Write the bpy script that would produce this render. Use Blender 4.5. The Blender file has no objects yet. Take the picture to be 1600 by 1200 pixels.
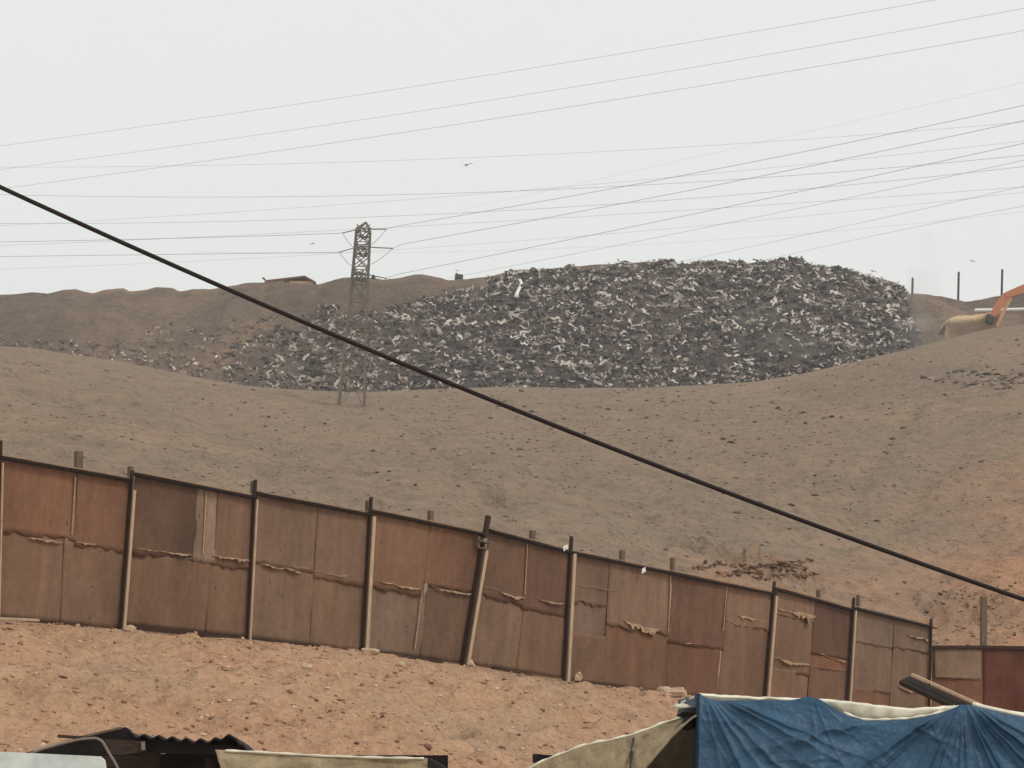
import bpy, math, random
import numpy as np
from mathutils import Matrix, Vector

random.seed(7)
rng = np.random.default_rng(7)
SC = bpy.context.scene
COL = SC.collection

# ------------------------------------------------------------------ camera
F = 3900.0                                  # focal length in photo pixels (1600 wide)
PITCH, ROLL = math.radians(8.5), math.radians(3.4)
CAM = np.array([0.0, 0.0, 1.9])
FWD = np.array([0, math.cos(PITCH), math.sin(PITCH)])
R0 = np.array([1.0, 0, 0]); U0 = np.array([0, -math.sin(PITCH), math.cos(PITCH)])
RIGHT = math.cos(ROLL) * R0 + math.sin(ROLL) * U0
UP = -math.sin(ROLL) * R0 + math.cos(ROLL) * U0
cam = bpy.data.cameras.new('camera')
cam.lens = 36.0 * F / 1600.0; cam.sensor_width = 36.0
cam.clip_start = 0.1; cam.clip_end = 6000
co = bpy.data.objects.new('camera', cam); COL.objects.link(co)
m = Matrix.Identity(4)
for i in range(3):
    m[i][0], m[i][1], m[i][2], m[i][3] = RIGHT[i], UP[i], -FWD[i], CAM[i]
co.matrix_world = m
SC.camera = co

# ------------------------------------------------------------------ world and sun
SUN_EL, SUN_AZ = math.radians(50), math.radians(125)   # azimuth clockwise from +Y
world = bpy.data.worlds.new('World'); SC.world = world; world.use_nodes = True
wn, wl = world.node_tree.nodes, world.node_tree.links
wn.clear()
sky = wn.new('ShaderNodeTexSky'); sky.sky_type = 'NISHITA'; sky.sun_disc = False
sky.sun_elevation = SUN_EL; sky.sun_rotation = SUN_AZ
sky.air_density = 1.0; sky.dust_density = 6.0; sky.ozone_density = 1.0
hs = wn.new('ShaderNodeHueSaturation'); hs.inputs['Saturation'].default_value = 0.12
cl = wn.new('ShaderNodeMix'); cl.data_type = 'RGBA'        # thin dusty overcast in front of the blue sky
cl.inputs['Factor'].default_value = 0.90
cl.inputs['B'].default_value = (9.0, 9.2, 9.05, 1)
bg = wn.new('ShaderNodeBackground'); bg.inputs['Strength'].default_value = 0.1
wo = wn.new('ShaderNodeOutputWorld')
wl.new(sky.outputs[0], hs.inputs['Color']); wl.new(hs.outputs[0], cl.inputs['A'])
wl.new(cl.outputs['Result'], bg.inputs['Color']); wl.new(bg.outputs[0], wo.inputs['Surface'])
sun = bpy.data.lights.new('sun', 'SUN'); sun.energy = 1.3; sun.angle = math.radians(11); sun.color = (1, 0.96, 0.9)
so = bpy.data.objects.new('sun', sun); COL.objects.link(so)
sd = Vector((math.sin(SUN_AZ) * math.cos(SUN_EL), math.cos(SUN_AZ) * math.cos(SUN_EL), math.sin(SUN_EL)))
so.rotation_euler = sd.to_track_quat('Z', 'Y').to_euler()
so.location = (30, -30, 60)
SC.view_settings.view_transform = 'Standard'; SC.view_settings.look = 'None'
SC.view_settings.gamma = 1; SC.view_settings.exposure = 0; SC.view_settings.use_curve_mapping = False

# ------------------------------------------------------------------ picture geometry helpers (used for measuring only)
def ray(u, v):
    return FWD + (u - 800.0) / F * RIGHT + (600.0 - v) / F * UP
def P(u, v, d):
    r = ray(u, v); return CAM + r * (d / r[1])
def project(p):
    q = np.asarray(p) - CAM
    z = q @ FWD
    return 800 + F * (q @ RIGHT) / z, 600 - F * (q @ UP) / z
class VPlane:                                # a vertical plane through two ground points
    def __init__(s, p0, p1):
        s.p0, s.p1 = np.array(p0), np.array(p1)
        d = (s.p1 - s.p0)[:2]; d /= np.linalg.norm(d)
        s.d = np.array([d[0], d[1], 0]); s.n = np.array([d[1], -d[0], 0.0])   # towards the camera side
        if s.n @ (CAM - s.p0) < 0: s.n = -s.n
    def __call__(s, u, v, off=0.0):
        r = ray(u, v)
        t = (s.n @ (s.p0 + s.n * off - CAM)) / (s.n @ r)
        return CAM + r * t
    def depth(s, a):                         # Y where X = a*Y crosses
        return (s.n[0] * s.p0[0] + s.n[1] * s.p0[1]) / (s.n[0] * a + s.n[1])

def hash2(ix, iy, seed):
    h = (ix.astype(np.int64) * 374761393 + iy.astype(np.int64) * 668265263 + seed * 974711) & 0x7fffffff
    h = ((h ^ (h >> 13)) * 1274126177) & 0x7fffffff
    return ((h ^ (h >> 16)) & 0xffff) / 32767.5 - 1.0
def vnoise(x, y, seed=0):
    x = np.asarray(x, float); y = np.asarray(y, float)
    ix, iy = np.floor(x), np.floor(y); fx, fy = x - ix, y - iy
    fx = fx * fx * (3 - 2 * fx); fy = fy * fy * (3 - 2 * fy)
    a, b = hash2(ix, iy, seed), hash2(ix + 1, iy, seed)
    c, d = hash2(ix, iy + 1, seed), hash2(ix + 1, iy + 1, seed)
    return (a * (1 - fx) + b * fx) * (1 - fy) + (c * (1 - fx) + d * fx) * fy
def fbm(x, y, seed=0, oct=4):
    s, amp = 0, 1.0
    for i in range(oct):
        s = s + amp * vnoise(x * 2 ** i + 17.3 * i, y * 2 ** i + 5.1 * i, seed + i); amp *= 0.5
    return s

# ------------------------------------------------------------------ materials
def srgb(r, g, b):
    f = lambda c: (c / 255 / 12.92) if c / 255 <= 0.04045 else ((c / 255 + 0.055) / 1.055) ** 2.4
    return (f(r), f(g), f(b), 1)
class Mat:
    def __init__(s, name, rough=0.9, spec=0.2):
        s.m = bpy.data.materials.new(name); s.m.use_nodes = True
        s.n, s.l = s.m.node_tree.nodes, s.m.node_tree.links
        s.b = s.n['Principled BSDF']
        s.b.inputs['Roughness'].default_value = rough
        s.b.inputs['Specular IOR Level'].default_value = spec
    def pos(s, scale=(1, 1, 1), rot=(0, 0, 0)):
        g = s.n.new('ShaderNodeNewGeometry'); mp = s.n.new('ShaderNodeMapping')
        mp.inputs['Scale'].default_value = scale; mp.inputs['Rotation'].default_value = rot
        s.l.new(g.outputs['Position'], mp.inputs['Vector']); return mp.outputs[0]
    def noise(s, vec, scale, detail=4, rough=0.55, dist=0.0):
        t = s.n.new('ShaderNodeTexNoise'); t.inputs['Scale'].default_value = scale
        t.inputs['Detail'].default_value = detail; t.inputs['Roughness'].default_value = rough
        t.inputs['Distortion'].default_value = dist
        s.l.new(vec, t.inputs['Vector']); return t.outputs['Fac']
    def ramp(s, fac, stops):
        r = s.n.new('ShaderNodeValToRGB'); e = r.color_ramp.elements
        while len(e) < len(stops): e.new(0.5)
        for q, (p, c) in zip(e, stops):
            q.position = p; q.color = c if len(c) == 4 else (*c, 1)
        s.l.new(fac, r.inputs[0]); return r.outputs['Color']
    def mix(s, fac, a, b, mode='MIX'):
        x = s.n.new('ShaderNodeMix'); x.data_type = 'RGBA'; x.blend_type = mode
        for k, v in (('Factor', fac), ('A', a), ('B', b)):
            i = x.inputs[k] if k == 'Factor' else [q for q in x.inputs if q.name == k and q.type == 'RGBA'][0]
            if isinstance(v, (int, float)): i.default_value = v
            elif isinstance(v, tuple): i.default_value = v
            else: s.l.new(v, i)
        return [o for o in x.outputs if o.type == 'RGBA'][0]
    def math(s, op, a, b=0.0, c=0.0):
        x = s.n.new('ShaderNodeMath'); x.operation = op
        for i, v in enumerate((a, b, c)):
            if isinstance(v, (int, float)): x.inputs[i].default_value = v
            else: s.l.new(v, x.inputs[i])
        return x.outputs[0]
    def color(s, c):
        if isinstance(c, tuple): s.b.inputs['Base Color'].default_value = c
        else: s.l.new(c, s.b.inputs['Base Color'])
    def bump(s, h, strength, dist):
        b = s.n.new('ShaderNodeBump'); b.inputs['Strength'].default_value = strength
        b.inputs['Distance'].default_value = dist
        s.l.new(h, b.inputs['Height']); s.l.new(b.outputs[0], s.b.inputs['Normal'])
GREY = lambda v: (v, v, v, 1)

def plain(name, c, rough=0.85, var=0.25, scale=8.0, bump=0.3, bdist=0.01, spec=0.2, stretch=(1, 1, 1)):
    k = Mat(name, rough, spec); p = k.pos(stretch)
    f = k.noise(p, scale, 5, 0.6)
    lo = tuple(x * (1 - var) for x in c[:3]); hi = tuple(min(1, x * (1 + var)) for x in c[:3])
    k.color(k.ramp(f, [(0.3, lo), (0.7, hi)]))
    if bump: k.bump(f, bump, bdist)
    return k.m

# soil of the yard in front of the fence: orange brown, stony
k = Mat('red_soil', 0.95, 0.1); p = k.pos((1, 0.55, 1))
n1, n2, n3 = k.noise(p, 0.35, 5, 0.6, 0.5), k.noise(k.pos((0.8, 0.45, 1), (0, 0, 0.3)), 2.6, 6, 0.68, 0.4), k.noise(p, 10, 4, 0.62)
c = k.ramp(n1, [(0.32, srgb(167, 137, 111)[:3]), (0.52, srgb(174, 138, 109)[:3]), (0.72, srgb(177, 135, 107)[:3])])
c = k.mix(1.0, c, k.ramp(n2, [(0.28, GREY(0.62)), (0.44, GREY(1.0)), (0.7, GREY(1.16))]), 'MULTIPLY')
c = k.mix(1.0, c, k.ramp(n3, [(0.35, GREY(0.84)), (0.6, GREY(1.08))]), 'MULTIPLY')
k.color(c); k.bump(k.math('ADD', n2, k.math('MULTIPLY', n3, 0.4)), 1.0, 0.22)
M_YARD = k.m

# bare slope behind the fence
k = Mat('bare_slope', 0.95, 0.1); p = k.pos((1, 0.6, 1))
n1, n2, n3 = k.noise(p, 0.035, 4, 0.6, 0.6), k.noise(p, 0.45, 6, 0.68), k.noise(p, 1.9, 5, 0.65)
sep = k.n.new('ShaderNodeSeparateXYZ'); k.l.new(k.pos(), sep.inputs[0])
# the redder soil lies low on the slope, to the right, where it was dug for the fence
low = k.math('SUBTRACT', k.math('MULTIPLY', sep.outputs['X'], 0.075), k.math('MULTIPLY', sep.outputs['Y'], 0.030))
low = k.math('ADD', low, k.math('ADD', 2.35, k.math('MULTIPLY', k.math('SUBTRACT', k.noise(p, 0.1, 5, 0.6), 0.5), 2.2)))
red = k.ramp(low, [(0.0, GREY(0)), (1.0, GREY(1))])
base = k.ramp(n1, [(0.3, srgb(131, 114, 97)[:3]), (0.55, srgb(139, 119, 100)[:3]), (0.75, srgb(148, 124, 103)[:3])])
base = k.mix(red, base, srgb(168, 127, 99))
base = k.mix(1.0, base, k.ramp(n2, [(0.3, GREY(0.80)), (0.5, GREY(1.0)), (0.7, GREY(1.14))]), 'MULTIPLY')
base = k.mix(1.0, base, k.ramp(n3, [(0.32, GREY(0.70)), (0.46, GREY(1.0)), (0.7, GREY(1.12))]), 'MULTIPLY')
k.color(base); k.bump(k.math('ADD', n2, k.math('MULTIPLY', n3, 0.6)), 1.0, 0.7)
M_SLOPE = k.m

# the tipped earth of the landfill
k = Mat('tipped_earth', 0.95, 0.1); p = k.pos((1, 0.7, 0.7))
n1, n2, n3 = k.noise(p, 0.06, 5, 0.6, 0.8), k.noise(p, 0.5, 6, 0.65), k.noise(p, 2.0, 4, 0.6)
base = k.ramp(n1, [(0.3, srgb(96, 82, 73)[:3]), (0.5, srgb(109, 92, 79)[:3]), (0.7, srgb(127, 105, 86)[:3])])
att = k.n.new('ShaderNodeAttribute'); att.attribute_name = 'litter'
base = k.mix(att.outputs['Fac'], base, srgb(82, 72, 68))
base = k.mix(1.0, base, k.ramp(n2, [(0.3, GREY(0.74)), (0.5, GREY(1.0)), (0.7, GREY(1.15))]), 'MULTIPLY')
base = k.mix(1.0, base, k.ramp(k.noise(k.pos((1, 0.12, 0.12), (0, 0.35, 0)), 0.16, 4, 0.6, 0.4), [(0.35, GREY(0.82)), (0.6, GREY(1.08))]), 'MULTIPLY')
base = k.mix(1.0, base, k.ramp(n3, [(0.32, GREY(0.8)), (0.65, GREY(1.12))]), 'MULTIPLY')
k.color(base); k.bump(k.math('ADD', n2, k.math('MULTIPLY', n3, 0.4)), 0.8, 0.6)
M_TIP = k.m

# rusty sheet: colour from the object, rain streaks and stains from noise
k = Mat('rusty_sheet', 0.8, 0.25)
oi = k.n.new('ShaderNodeObjectInfo')
p = k.pos(); ps = k.pos((1, 1, 0.09))
s1, s2, n1, n2 = k.noise(ps, 3.2, 4, 0.6), k.noise(ps, 11, 3, 0.6), k.noise(p, 0.9, 4, 0.6, 0.4), k.noise(p, 7, 5, 0.65)
c = k.mix(1.0, oi.outputs['Color'], k.ramp(s1, [(0.32, GREY(0.88)), (0.5, GREY(1)), (0.68, GREY(1.12))]), 'MULTIPLY')
c = k.mix(1.0, c, k.ramp(s2, [(0.3, GREY(0.93)), (0.5, GREY(1)), (0.7, GREY(1.07))]), 'MULTIPLY')
c = k.mix(1.0, c, k.ramp(n2, [(0.3, GREY(0.84)), (0.7, GREY(1.12))]), 'MULTIPLY')
c = k.mix(k.ramp(n1, [(0.45, GREY(0)), (0.75, GREY(0.25))]), c, srgb(136, 98, 74))
n4 = k.noise(k.pos((1, 1, 0.7)), 0.55, 5, 0.65, 0.6)
c = k.mix(1.0, c, k.ramp(n4, [(0.32, GREY(0.76)), (0.5, GREY(1)), (0.7, GREY(1.18))]), 'MULTIPLY')
vo = k.n.new('ShaderNodeTexVoronoi'); vo.inputs['Scale'].default_value = 2.3; k.l.new(p, vo.inputs['Vector'])
c = k.mix(k.ramp(vo.outputs['Distance'], [(0.045, GREY(0.75)), (0.075, GREY(0))]), c, srgb(58, 38, 28))
k.color(c); k.bump(n2, 0.25, 0.015)
M_SHEET = k.m

M_TORN = plain('bent_sheet_edge', srgb(156, 126, 100), 0.7, 0.35, 9, 0.3, 0.01)
M_POST_D = plain('dark_timber', srgb(60, 43, 34), 0.9, 0.3, 10, 0.4, 0.01, stretch=(3, 3, 0.4))  # also paints the posts' shadow side and the gap under the sheets
M_RAIL = plain('rail_timber', srgb(36, 24, 19), 0.9, 0.3, 10, 0.4, 0.01)  # darker than the other timbers
M_POST_L = plain('pale_timber', srgb(178, 152, 126), 0.9, 0.25, 10, 0.4, 0.01, stretch=(3, 3, 0.4))  # also paints the lit side of the fence posts
M_POST_G = plain('grey_timber', srgb(104, 88, 74), 0.9, 0.25, 10, 0.4, 0.01, stretch=(3, 3, 0.4))
M_STEEL = plain('galvanised_steel', srgb(112, 103, 88), 0.6, 0.15, 3, 0.0)
M_WIRE = plain('aluminium_wire', srgb(140, 142, 140), 0.6, 0.1, 3, 0.0)
M_CABLE = plain('black_cable', srgb(34, 22, 20), 0.6, 0.1, 30, 0.0)
M_INS = plain('insulator_glass', srgb(84, 84, 78), 0.4, 0.1, 3, 0.0)
M_ROCK = plain('pale_rock', srgb(186, 160, 134), 0.9, 0.2, 9, 0.5, 0.02)
M_DIRT = plain('soil_clod', srgb(120, 92, 72), 0.95, 0.3, 6, 0.6, 0.04)
M_ORANGE = plain('orange_paint', srgb(188, 120, 84), 0.5, 0.1, 2, 0.0)
M_DARKM = plain('dark_metal', srgb(64, 58, 52), 0.6, 0.2, 4, 0.0)
M_GLASS = plain('cab_glass', srgb(60, 70, 74), 0.15, 0.1, 2, 0.0, spec=0.5)
M_WHITE = plain('white_plastic', srgb(226, 226, 220), 0.5, 0.05, 2, 0.0)
M_WALL = plain('pale_plaster', srgb(184, 150, 118), 0.9, 0.15, 1.2, 0.0)
M_ROOF = plain('brown_roof', srgb(120, 84, 60), 0.9, 0.15, 1.2, 0.0)
M_BLACKSH = plain('black_sheet', srgb(30, 23, 22), 0.75, 0.3, 12, 0.2, 0.004)  # the black also paints shade on the tin shack roof
M_BROWNB = plain('brown_board', srgb(60, 47, 40), 0.85, 0.3, 14, 0.3, 0.006, stretch=(1, 1, 4))
M_PLANK = plain('dark_plank', srgb(42, 33, 29), 0.9, 0.3, 14, 0.3, 0.006)
M_HOSE = plain('grey_hose', srgb(128, 116, 104), 0.7, 0.1, 20, 0.0)
M_BIRD = plain('bird_feather', srgb(128, 126, 120), 0.8, 0.1, 2, 0.0)
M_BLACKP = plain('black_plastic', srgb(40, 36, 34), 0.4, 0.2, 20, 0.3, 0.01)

def cloth(name, c, c2, rough, scale, bump, bdist, spec=0.3):
    k = Mat(name, rough, spec); p = k.pos()
    n1, n2, n3 = k.noise(p, scale, 5, 0.6, 0.4), k.noise(p, scale * 6, 4, 0.6), k.noise(p, scale * 30, 3, 0.6)
    col = k.ramp(n1, [(0.32, c), (0.68, c2)])
    col = k.mix(1.0, col, k.ramp(n2, [(0.3, GREY(0.84)), (0.7, GREY(1.14))]), 'MULTIPLY')
    k.color(col); k.bump(k.math('ADD', k.math('ABSOLUTE', k.math('SUBTRACT', n2, 0.5)), k.math('MULTIPLY', n3, 0.2)), bump, bdist * 1.6)
    return k.m
M_TARP = cloth('blue_tarpaulin', srgb(40, 66, 88), srgb(47, 82, 108), 0.48, 1.6, 0.5, 0.02, 0.3)
M_HEM = cloth('white_tarpaulin', srgb(205, 196, 172), srgb(232, 225, 205), 0.6, 3, 0.4, 0.01)
M_CANVAS = cloth('beige_canvas', srgb(132, 116, 92), srgb(168, 149, 119), 0.9, 3.5, 0.8, 0.02, 0.1)
M_SACK = cloth('grey_sacking', srgb(92, 84, 68), srgb(112, 102, 84), 0.9, 4, 0.4, 0.01, 0.1)
M_PANEL = cloth('white_panel_paint', srgb(190, 196, 189), srgb(208, 211, 203), 0.45, 2.0, 0.1, 0.004, 0.4)

k = Mat('litter', 0.75, 0.25)
a = k.n.new('ShaderNodeAttribute'); a.attribute_name = 'Col'
k.color(k.mix(1.0, a.outputs['Color'], k.ramp(k.noise(k.pos(), 1.6, 3, 0.6), [(0.3, GREY(0.8)), (0.7, GREY(1.15))]), 'MULTIPLY'))
M_LITTER = k.m

# ------------------------------------------------------------------ object helpers
ORIG = {}
def link(name, me, parent=None, mat=None, color=None):
    o = bpy.data.objects.new(name, me); COL.objects.link(o)
    if parent is not None: o.parent = parent
    if mat is not None and me is not None and not me.materials: me.materials.append(mat)
    if color is not None: o.color = color
    return o
def tag(o, label=None, cat=None, group=None, kind=None):
    if label: o['label'] = label
    if cat: o['category'] = cat
    if group: o['group'] = group
    if kind: o['kind'] = kind
    return o
def empty(name, loc, label, cat, group=None):
    o = link(name, None); o.location = loc; o.empty_display_size = 0.3
    ORIG[o.name] = np.array(loc, float)
    return tag(o, label, cat, group)
def origin_of(parent):
    while parent is not None:
        if parent.name in ORIG: return ORIG[parent.name]
        parent = parent.parent
    return np.zeros(3)
def mesh(name, verts, faces, mat, parent=None, smooth=False, base=None, color=None):
    """verts in world coordinates; a top-level mesh gets its origin at base"""
    v = np.asarray(verts, float)
    o0 = origin_of(parent) if parent is not None else (np.zeros(3) if base is None else np.asarray(base, float))
    me = bpy.data.meshes.new(name)
    me.from_pydata((v - o0).tolist(), [], faces)
    if smooth: me.polygons.foreach_set('use_smooth', [True] * len(me.polygons))
    me.update()
    o = link(name, me, parent, mat, color)
    if parent is None:
        o.location = o0; ORIG[o.name] = o0
    return o
class MB:
    """collects shapes into one mesh"""
    def __init__(s): s.v, s.f = [], []
    def add(s, vs, fs):
        n = len(s.v); s.v += [tuple(map(float, q)) for q in vs]; s.f += [tuple(i + n for i in q) for q in fs]; return s
    def beam(s, a, b, w, h=None, up=(0, 0, 1)):
        a, b = np.array(a, float), np.array(b, float); h = w if h is None else h
        d = b - a; d /= np.linalg.norm(d)
        x = np.cross(d, up)
        if np.linalg.norm(x) < 1e-3: x = np.cross(d, (0, 1, 0))
        x /= np.linalg.norm(x); y = np.cross(x, d)
        vs = [p + sx * x * w / 2 + sy * y * h / 2 for p in (a, b) for sx, sy in ((-1, -1), (1, -1), (1, 1), (-1, 1))]
        return s.add(vs, [(3, 2, 1, 0), (4, 5, 6, 7), (0, 1, 5, 4), (1, 2, 6, 5), (2, 3, 7, 6), (3, 0, 4, 7)])
    def box(s, c, size, rz=0.0):
        c = np.array(c, float); sx, sy, sz = [q / 2 for q in size]
        cs, sn = math.cos(rz), math.sin(rz)
        vs = [c + np.array([x * cs - y * sn, x * sn + y * cs, z]) for z in (-sz, sz) for x, y in ((-sx, -sy), (sx, -sy), (sx, sy), (-sx, sy))]
        return s.add(vs, [(3, 2, 1, 0), (4, 5, 6, 7), (0, 1, 5, 4), (1, 2, 6, 5), (2, 3, 7, 6), (3, 0, 4, 7)])
    def tube(s, pts, r, n=6):
        pts = [np.array(p, float) for p in pts]; vs, fs = [], []
        for i, p in enumerate(pts):
            d = pts[min(i + 1, len(pts) - 1)] - pts[max(i - 1, 0)]; d /= np.linalg.norm(d) + 1e-12
            x = np.cross(d, (0, 0, 1))
            if np.linalg.norm(x) < 1e-3: x = np.cross(d, (0, 1, 0))
            x /= np.linalg.norm(x); y = np.cross(x, d)
            rr = r[i] if hasattr(r, '__len__') else r
            vs += [p + rr * (math.cos(2 * math.pi * j / n) * x + math.sin(2 * math.pi * j / n) * y) for j in range(n)]
        for i in range(len(pts) - 1):
            for j in range(n):
                fs.append((i * n + j, i * n + (j + 1) % n, (i + 1) * n + (j + 1) % n, (i + 1) * n + j))
        fs.append(tuple(range(n - 1, -1, -1))); fs.append(tuple((len(pts) - 1) * n + j for j in range(n)))
        return s.add(vs, fs)
    def build(s, name, mat, parent=None, smooth=False, base=None, color=None):
        return mesh(name, s.v, s.f, mat, parent, smooth, base, color)
def slab(g, back):
    """g: (n,m,3) front grid; back: same shape back grid -> closed verts, faces"""
    n, mm = g.shape[:2]; N = n * mm
    vs = np.concatenate([g.reshape(-1, 3), back.reshape(-1, 3)])
    fs = []
    idx = lambda i, j: i * mm + j
    for i in range(n - 1):
        for j in range(mm - 1):
            a, b, c, d = idx(i, j), idx(i, j + 1), idx(i + 1, j + 1), idx(i + 1, j)
            fs.append((a, d, c, b)); fs.append((a + N, b + N, c + N, d + N))
    rim = [idx(0, j) for j in range(mm)] + [idx(i, mm - 1) for i in range(1, n)] + [idx(n - 1, j) for j in range(mm - 2, -1, -1)] + [idx(i, 0) for i in range(n - 2, 0, -1)]
    for q in range(len(rim)):
        a, b = rim[q], rim[(q + 1) % len(rim)]
        fs.append((a, b, b + N, a + N))
    return vs, fs

# ------------------------------------------------------------------ terrain
FENCE = VPlane(P(0, 966, 45.0), P(1455, 1112, 72.0))
CORNER = FENCE(1455, 1112)
LOWER = VPlane(CORNER, P(1700, 1128, 73.5))
def curve(pts, d):
    a, e = [], []
    for u, v in pts:
        p = P(u, v, d); a.append(p[0] / d); e.append((p[2] - CAM[2]) / d)
    return np.array(a), np.array(e)
def curve_plane(pts):
    a, z = [], []
    for u, v in pts:
        p = FENCE(u, v) if u <= 1455 else LOWER(u, v); a.append(p[0] / p[1]); z.append(p[2])
    return np.array(a), np.array(z)
YC, YD, YR = 340.0, 353.0, 420.0
CREST = curve([(-900, 470), (-300, 525), (0, 540), (60, 545), (130, 556), (200, 567), (260, 582), (330, 595), (400, 604), (480, 609), (560, 613), (640, 610), (720, 606),
               (800, 604), (900, 606), (1000, 606), (1080, 602), (1180, 596), (1240, 587), (1300, 574), (1360, 560), (1420, 546), (1480, 530), (1540, 516), (1600, 506), (1800, 480), (2500, 430)], YC)
RIDGE = curve([(-900, 480), (-300, 468), (0, 461), (25, 459), (50, 455), (75, 457), (100, 450), (118, 451), (145, 458), (165, 452), (195, 449), (200, 454), (225, 453), (245, 448),
               (270, 449), (280, 454), (300, 449), (345, 448), (380, 444), (415, 444), (470, 447), (500, 446), (525, 438), (550, 437), (600, 440), (625, 438), (650, 432), (675, 433),
               (700, 438), (720, 434), (760, 431), (800, 424), (850, 417), (900, 414), (960, 413), (1000, 410), (1050, 409), (1065, 415), (1095, 414), (1100, 411), (1150, 411),
               (1170, 414), (1205, 408), (1235, 405), (1255, 407), (1265, 414), (1300, 420), (1330, 424), (1345, 433), (1375, 438), (1400, 443), (1413, 455), (1422, 464), (1440, 467),
               (1480, 469), (1520, 466), (1560, 458), (1600, 450), (1700, 436), (2500, 400)], YR)
FB = curve_plane([(-900, 880), (-200, 946), (0, 966), (190, 985), (388, 1000), (566, 1020), (725, 1039), (880, 1063), (1040, 1085), (1195, 1099), (1325, 1107), (1450, 1114), (1455, 1114), (1700, 1128), (2500, 1180)])
A_CORNER = CORNER[0] / CORNER[1]
def fence_depth(a):
    return np.where(a <= A_CORNER, FENCE.depth(np.minimum(a, A_CORNER)), LOWER.depth(np.maximum(a, A_CORNER)))
PATHS, DIPS, MOUNDS = [], [], []
def height(a, Y, detail=True):
    a = np.asarray(a, float); Y = np.asarray(Y, float)
    Yf = fence_depth(a); Zf = np.interp(a, *FB)
    Zc = CAM[2] + YC * np.interp(a, *CREST); Zr = CAM[2] + YR * np.interp(a, *RIDGE)
    Y0 = 19.0
    t1 = np.clip((Y - Y0) / (Yf - Y0), 0, 1)
    z = Zf * (t1 + 0.10 * np.sin(np.pi * t1) * t1)
    t2 = np.clip((Y - Yf) / (YC - Yf), 0, 1); z = np.where(Y > Yf, Zf + (Zc - Zf) * t2, z)
    t3 = np.clip((Y - YC) / (YD - YC), 0, 1); Zd = Zc - 5.0; z = np.where(Y > YC, Zc - 5.0 * t3 ** 1.3, z)
    t4 = np.clip((Y - YD) / (YR - YD), 0, 1); A_ = a * Y + 0.6 * vnoise(Y / 7, a * Y / 5, 51)
    cut = np.clip((a - 0.1585) / 0.002, 0, 1) * np.clip((0.183 - a) / 0.01, 0, 1)      # stepped cut right of the tip
    q = t4 * 7 + 0.25 * vnoise(a * Y / 9, Y / 30, 52); fl = np.floor(q); t4 = t4 + cut * (np.clip((fl + np.clip((q - fl) * 2.2, 0, 1)) / 7, 0, 1) - t4) * np.where(t4 < 0.97, 1, 0)
    z = np.where(Y > YD, Zd + (Zr - Zd) * (1 - (1 - t4) ** 1.25), z)
    z = np.where(Y > YR, Zr - 0.06 * (Y - YR), z)
    if detail:
        X = a * Y
        w1 = np.clip(t1 * 8, 0, 1) * np.clip((1 - t1) * 10, 0.12, 1)
        n = np.where(Y <= Yf, w1 * (0.12 * fbm(X / 3.0, Y / 3.0, 1, 3) + 0.12 * fbm(X / 0.5, Y / 0.7 - X, 5, 3)), 0)
        w2 = np.clip((Y - Yf) / 12, 0, 1) * np.clip((YC - Y) / 40, 0.12, 1)
        n = n + np.where((Y > Yf) & (Y <= YC), w2 * (0.75 * fbm(X / 16, Y / 24, 11, 3) + 0.13 * fbm(X / 2.0, Y / 2.6, 15, 3) + 0.10 * fbm(X / 0.7, Y / 1.6 - X / 2, 18, 2)), 0)
        w3 = np.clip((Y - YD) / 10, 0, 1) * np.where(Y > YR - 8, 0.45, 1.0)
        L = litter_mask(a, Y) if np.any(Y > YD) else 0.0
        n = n + np.where(Y > YD, w3 * ((0.40 + 0.55 * L) * fbm(X / 4.5, Y / 5.0, 21, 3) + (0.12 + 0.30 * L) * fbm(X / 1.1, Y / 1.2, 25, 2) + 0.9 * (1 - L) * fbm(X / 15 + Y / 40, Y / 30, 29, 2)), 0)
        z = z + n
        for (x0, y0), (x1, y1), dep, wid in PATHS:
            dx, dy = x1 - x0, y1 - y0; t = np.clip(((X - x0) * dx + (Y - y0) * dy) / (dx * dx + dy * dy), 0, 1)
            d2 = (X - x0 - t * dx) ** 2 + ((Y - y0 - t * dy) * .6) ** 2
            z = z - dep * np.exp(-d2 / wid ** 2)
        for x0, y0, amp, rx, ry in MOUNDS:
            m_ = np.exp(-((X - x0) / rx) ** 4 - ((Y - y0) / ry) ** 2)
            z = z + amp * m_ * (0.35 + 1.1 * np.abs(fbm(X / 1.1, Y / 1.4, 55, 2)) - 0.9 * np.abs(fbm(X / .45 + 3, Y / .9, 57, 2)))
        for x0, y0, dep, rx, ry in DIPS:
            z = z + dep * (np.exp(-((X - x0) / rx) ** 2 - ((Y - y0 - ry * .5) / ry) ** 2) - 1.2 * np.exp(-((X - x0) / rx) ** 2 - ((Y - y0 + ry * .6) / (ry * .8)) ** 2))
    return z
def inpoly(u, v, poly):
    c = np.zeros(np.shape(u), bool); n = len(poly)
    for i in range(n):
        (x0, y0), (x1, y1) = poly[i], poly[i - 1]
        cond = ((y0 > v) != (y1 > v)) & (u < (x1 - x0) * (v - y0) / ((y1 - y0) + 1e-12) + x0)
        c ^= cond
    return c
LITTER_POLY = [(372, 620), (352, 560), (400, 522), (425, 500), (470, 502), (520, 478), (565, 490), (600, 488), (655, 464), (700, 454), (765, 443), (800, 430), (860, 424), (940, 420), (1010, 410), (1060, 400), (1240, 390), (1345, 415), (1410, 452), (1428, 500), (1446, 545), (1440, 570), (1300, 620), (700, 640)]
SOIL_BLOTS = [(1028, 500, 34, 22), (1185, 497, 46, 24), (1235, 545, 60, 22), (1290, 455, 28, 14), (1425, 470, 14, 30), (700, 590, 30, 10), (480, 515, 22, 10), (640, 545, 26, 12), (1110, 560, 30, 10)]
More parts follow.
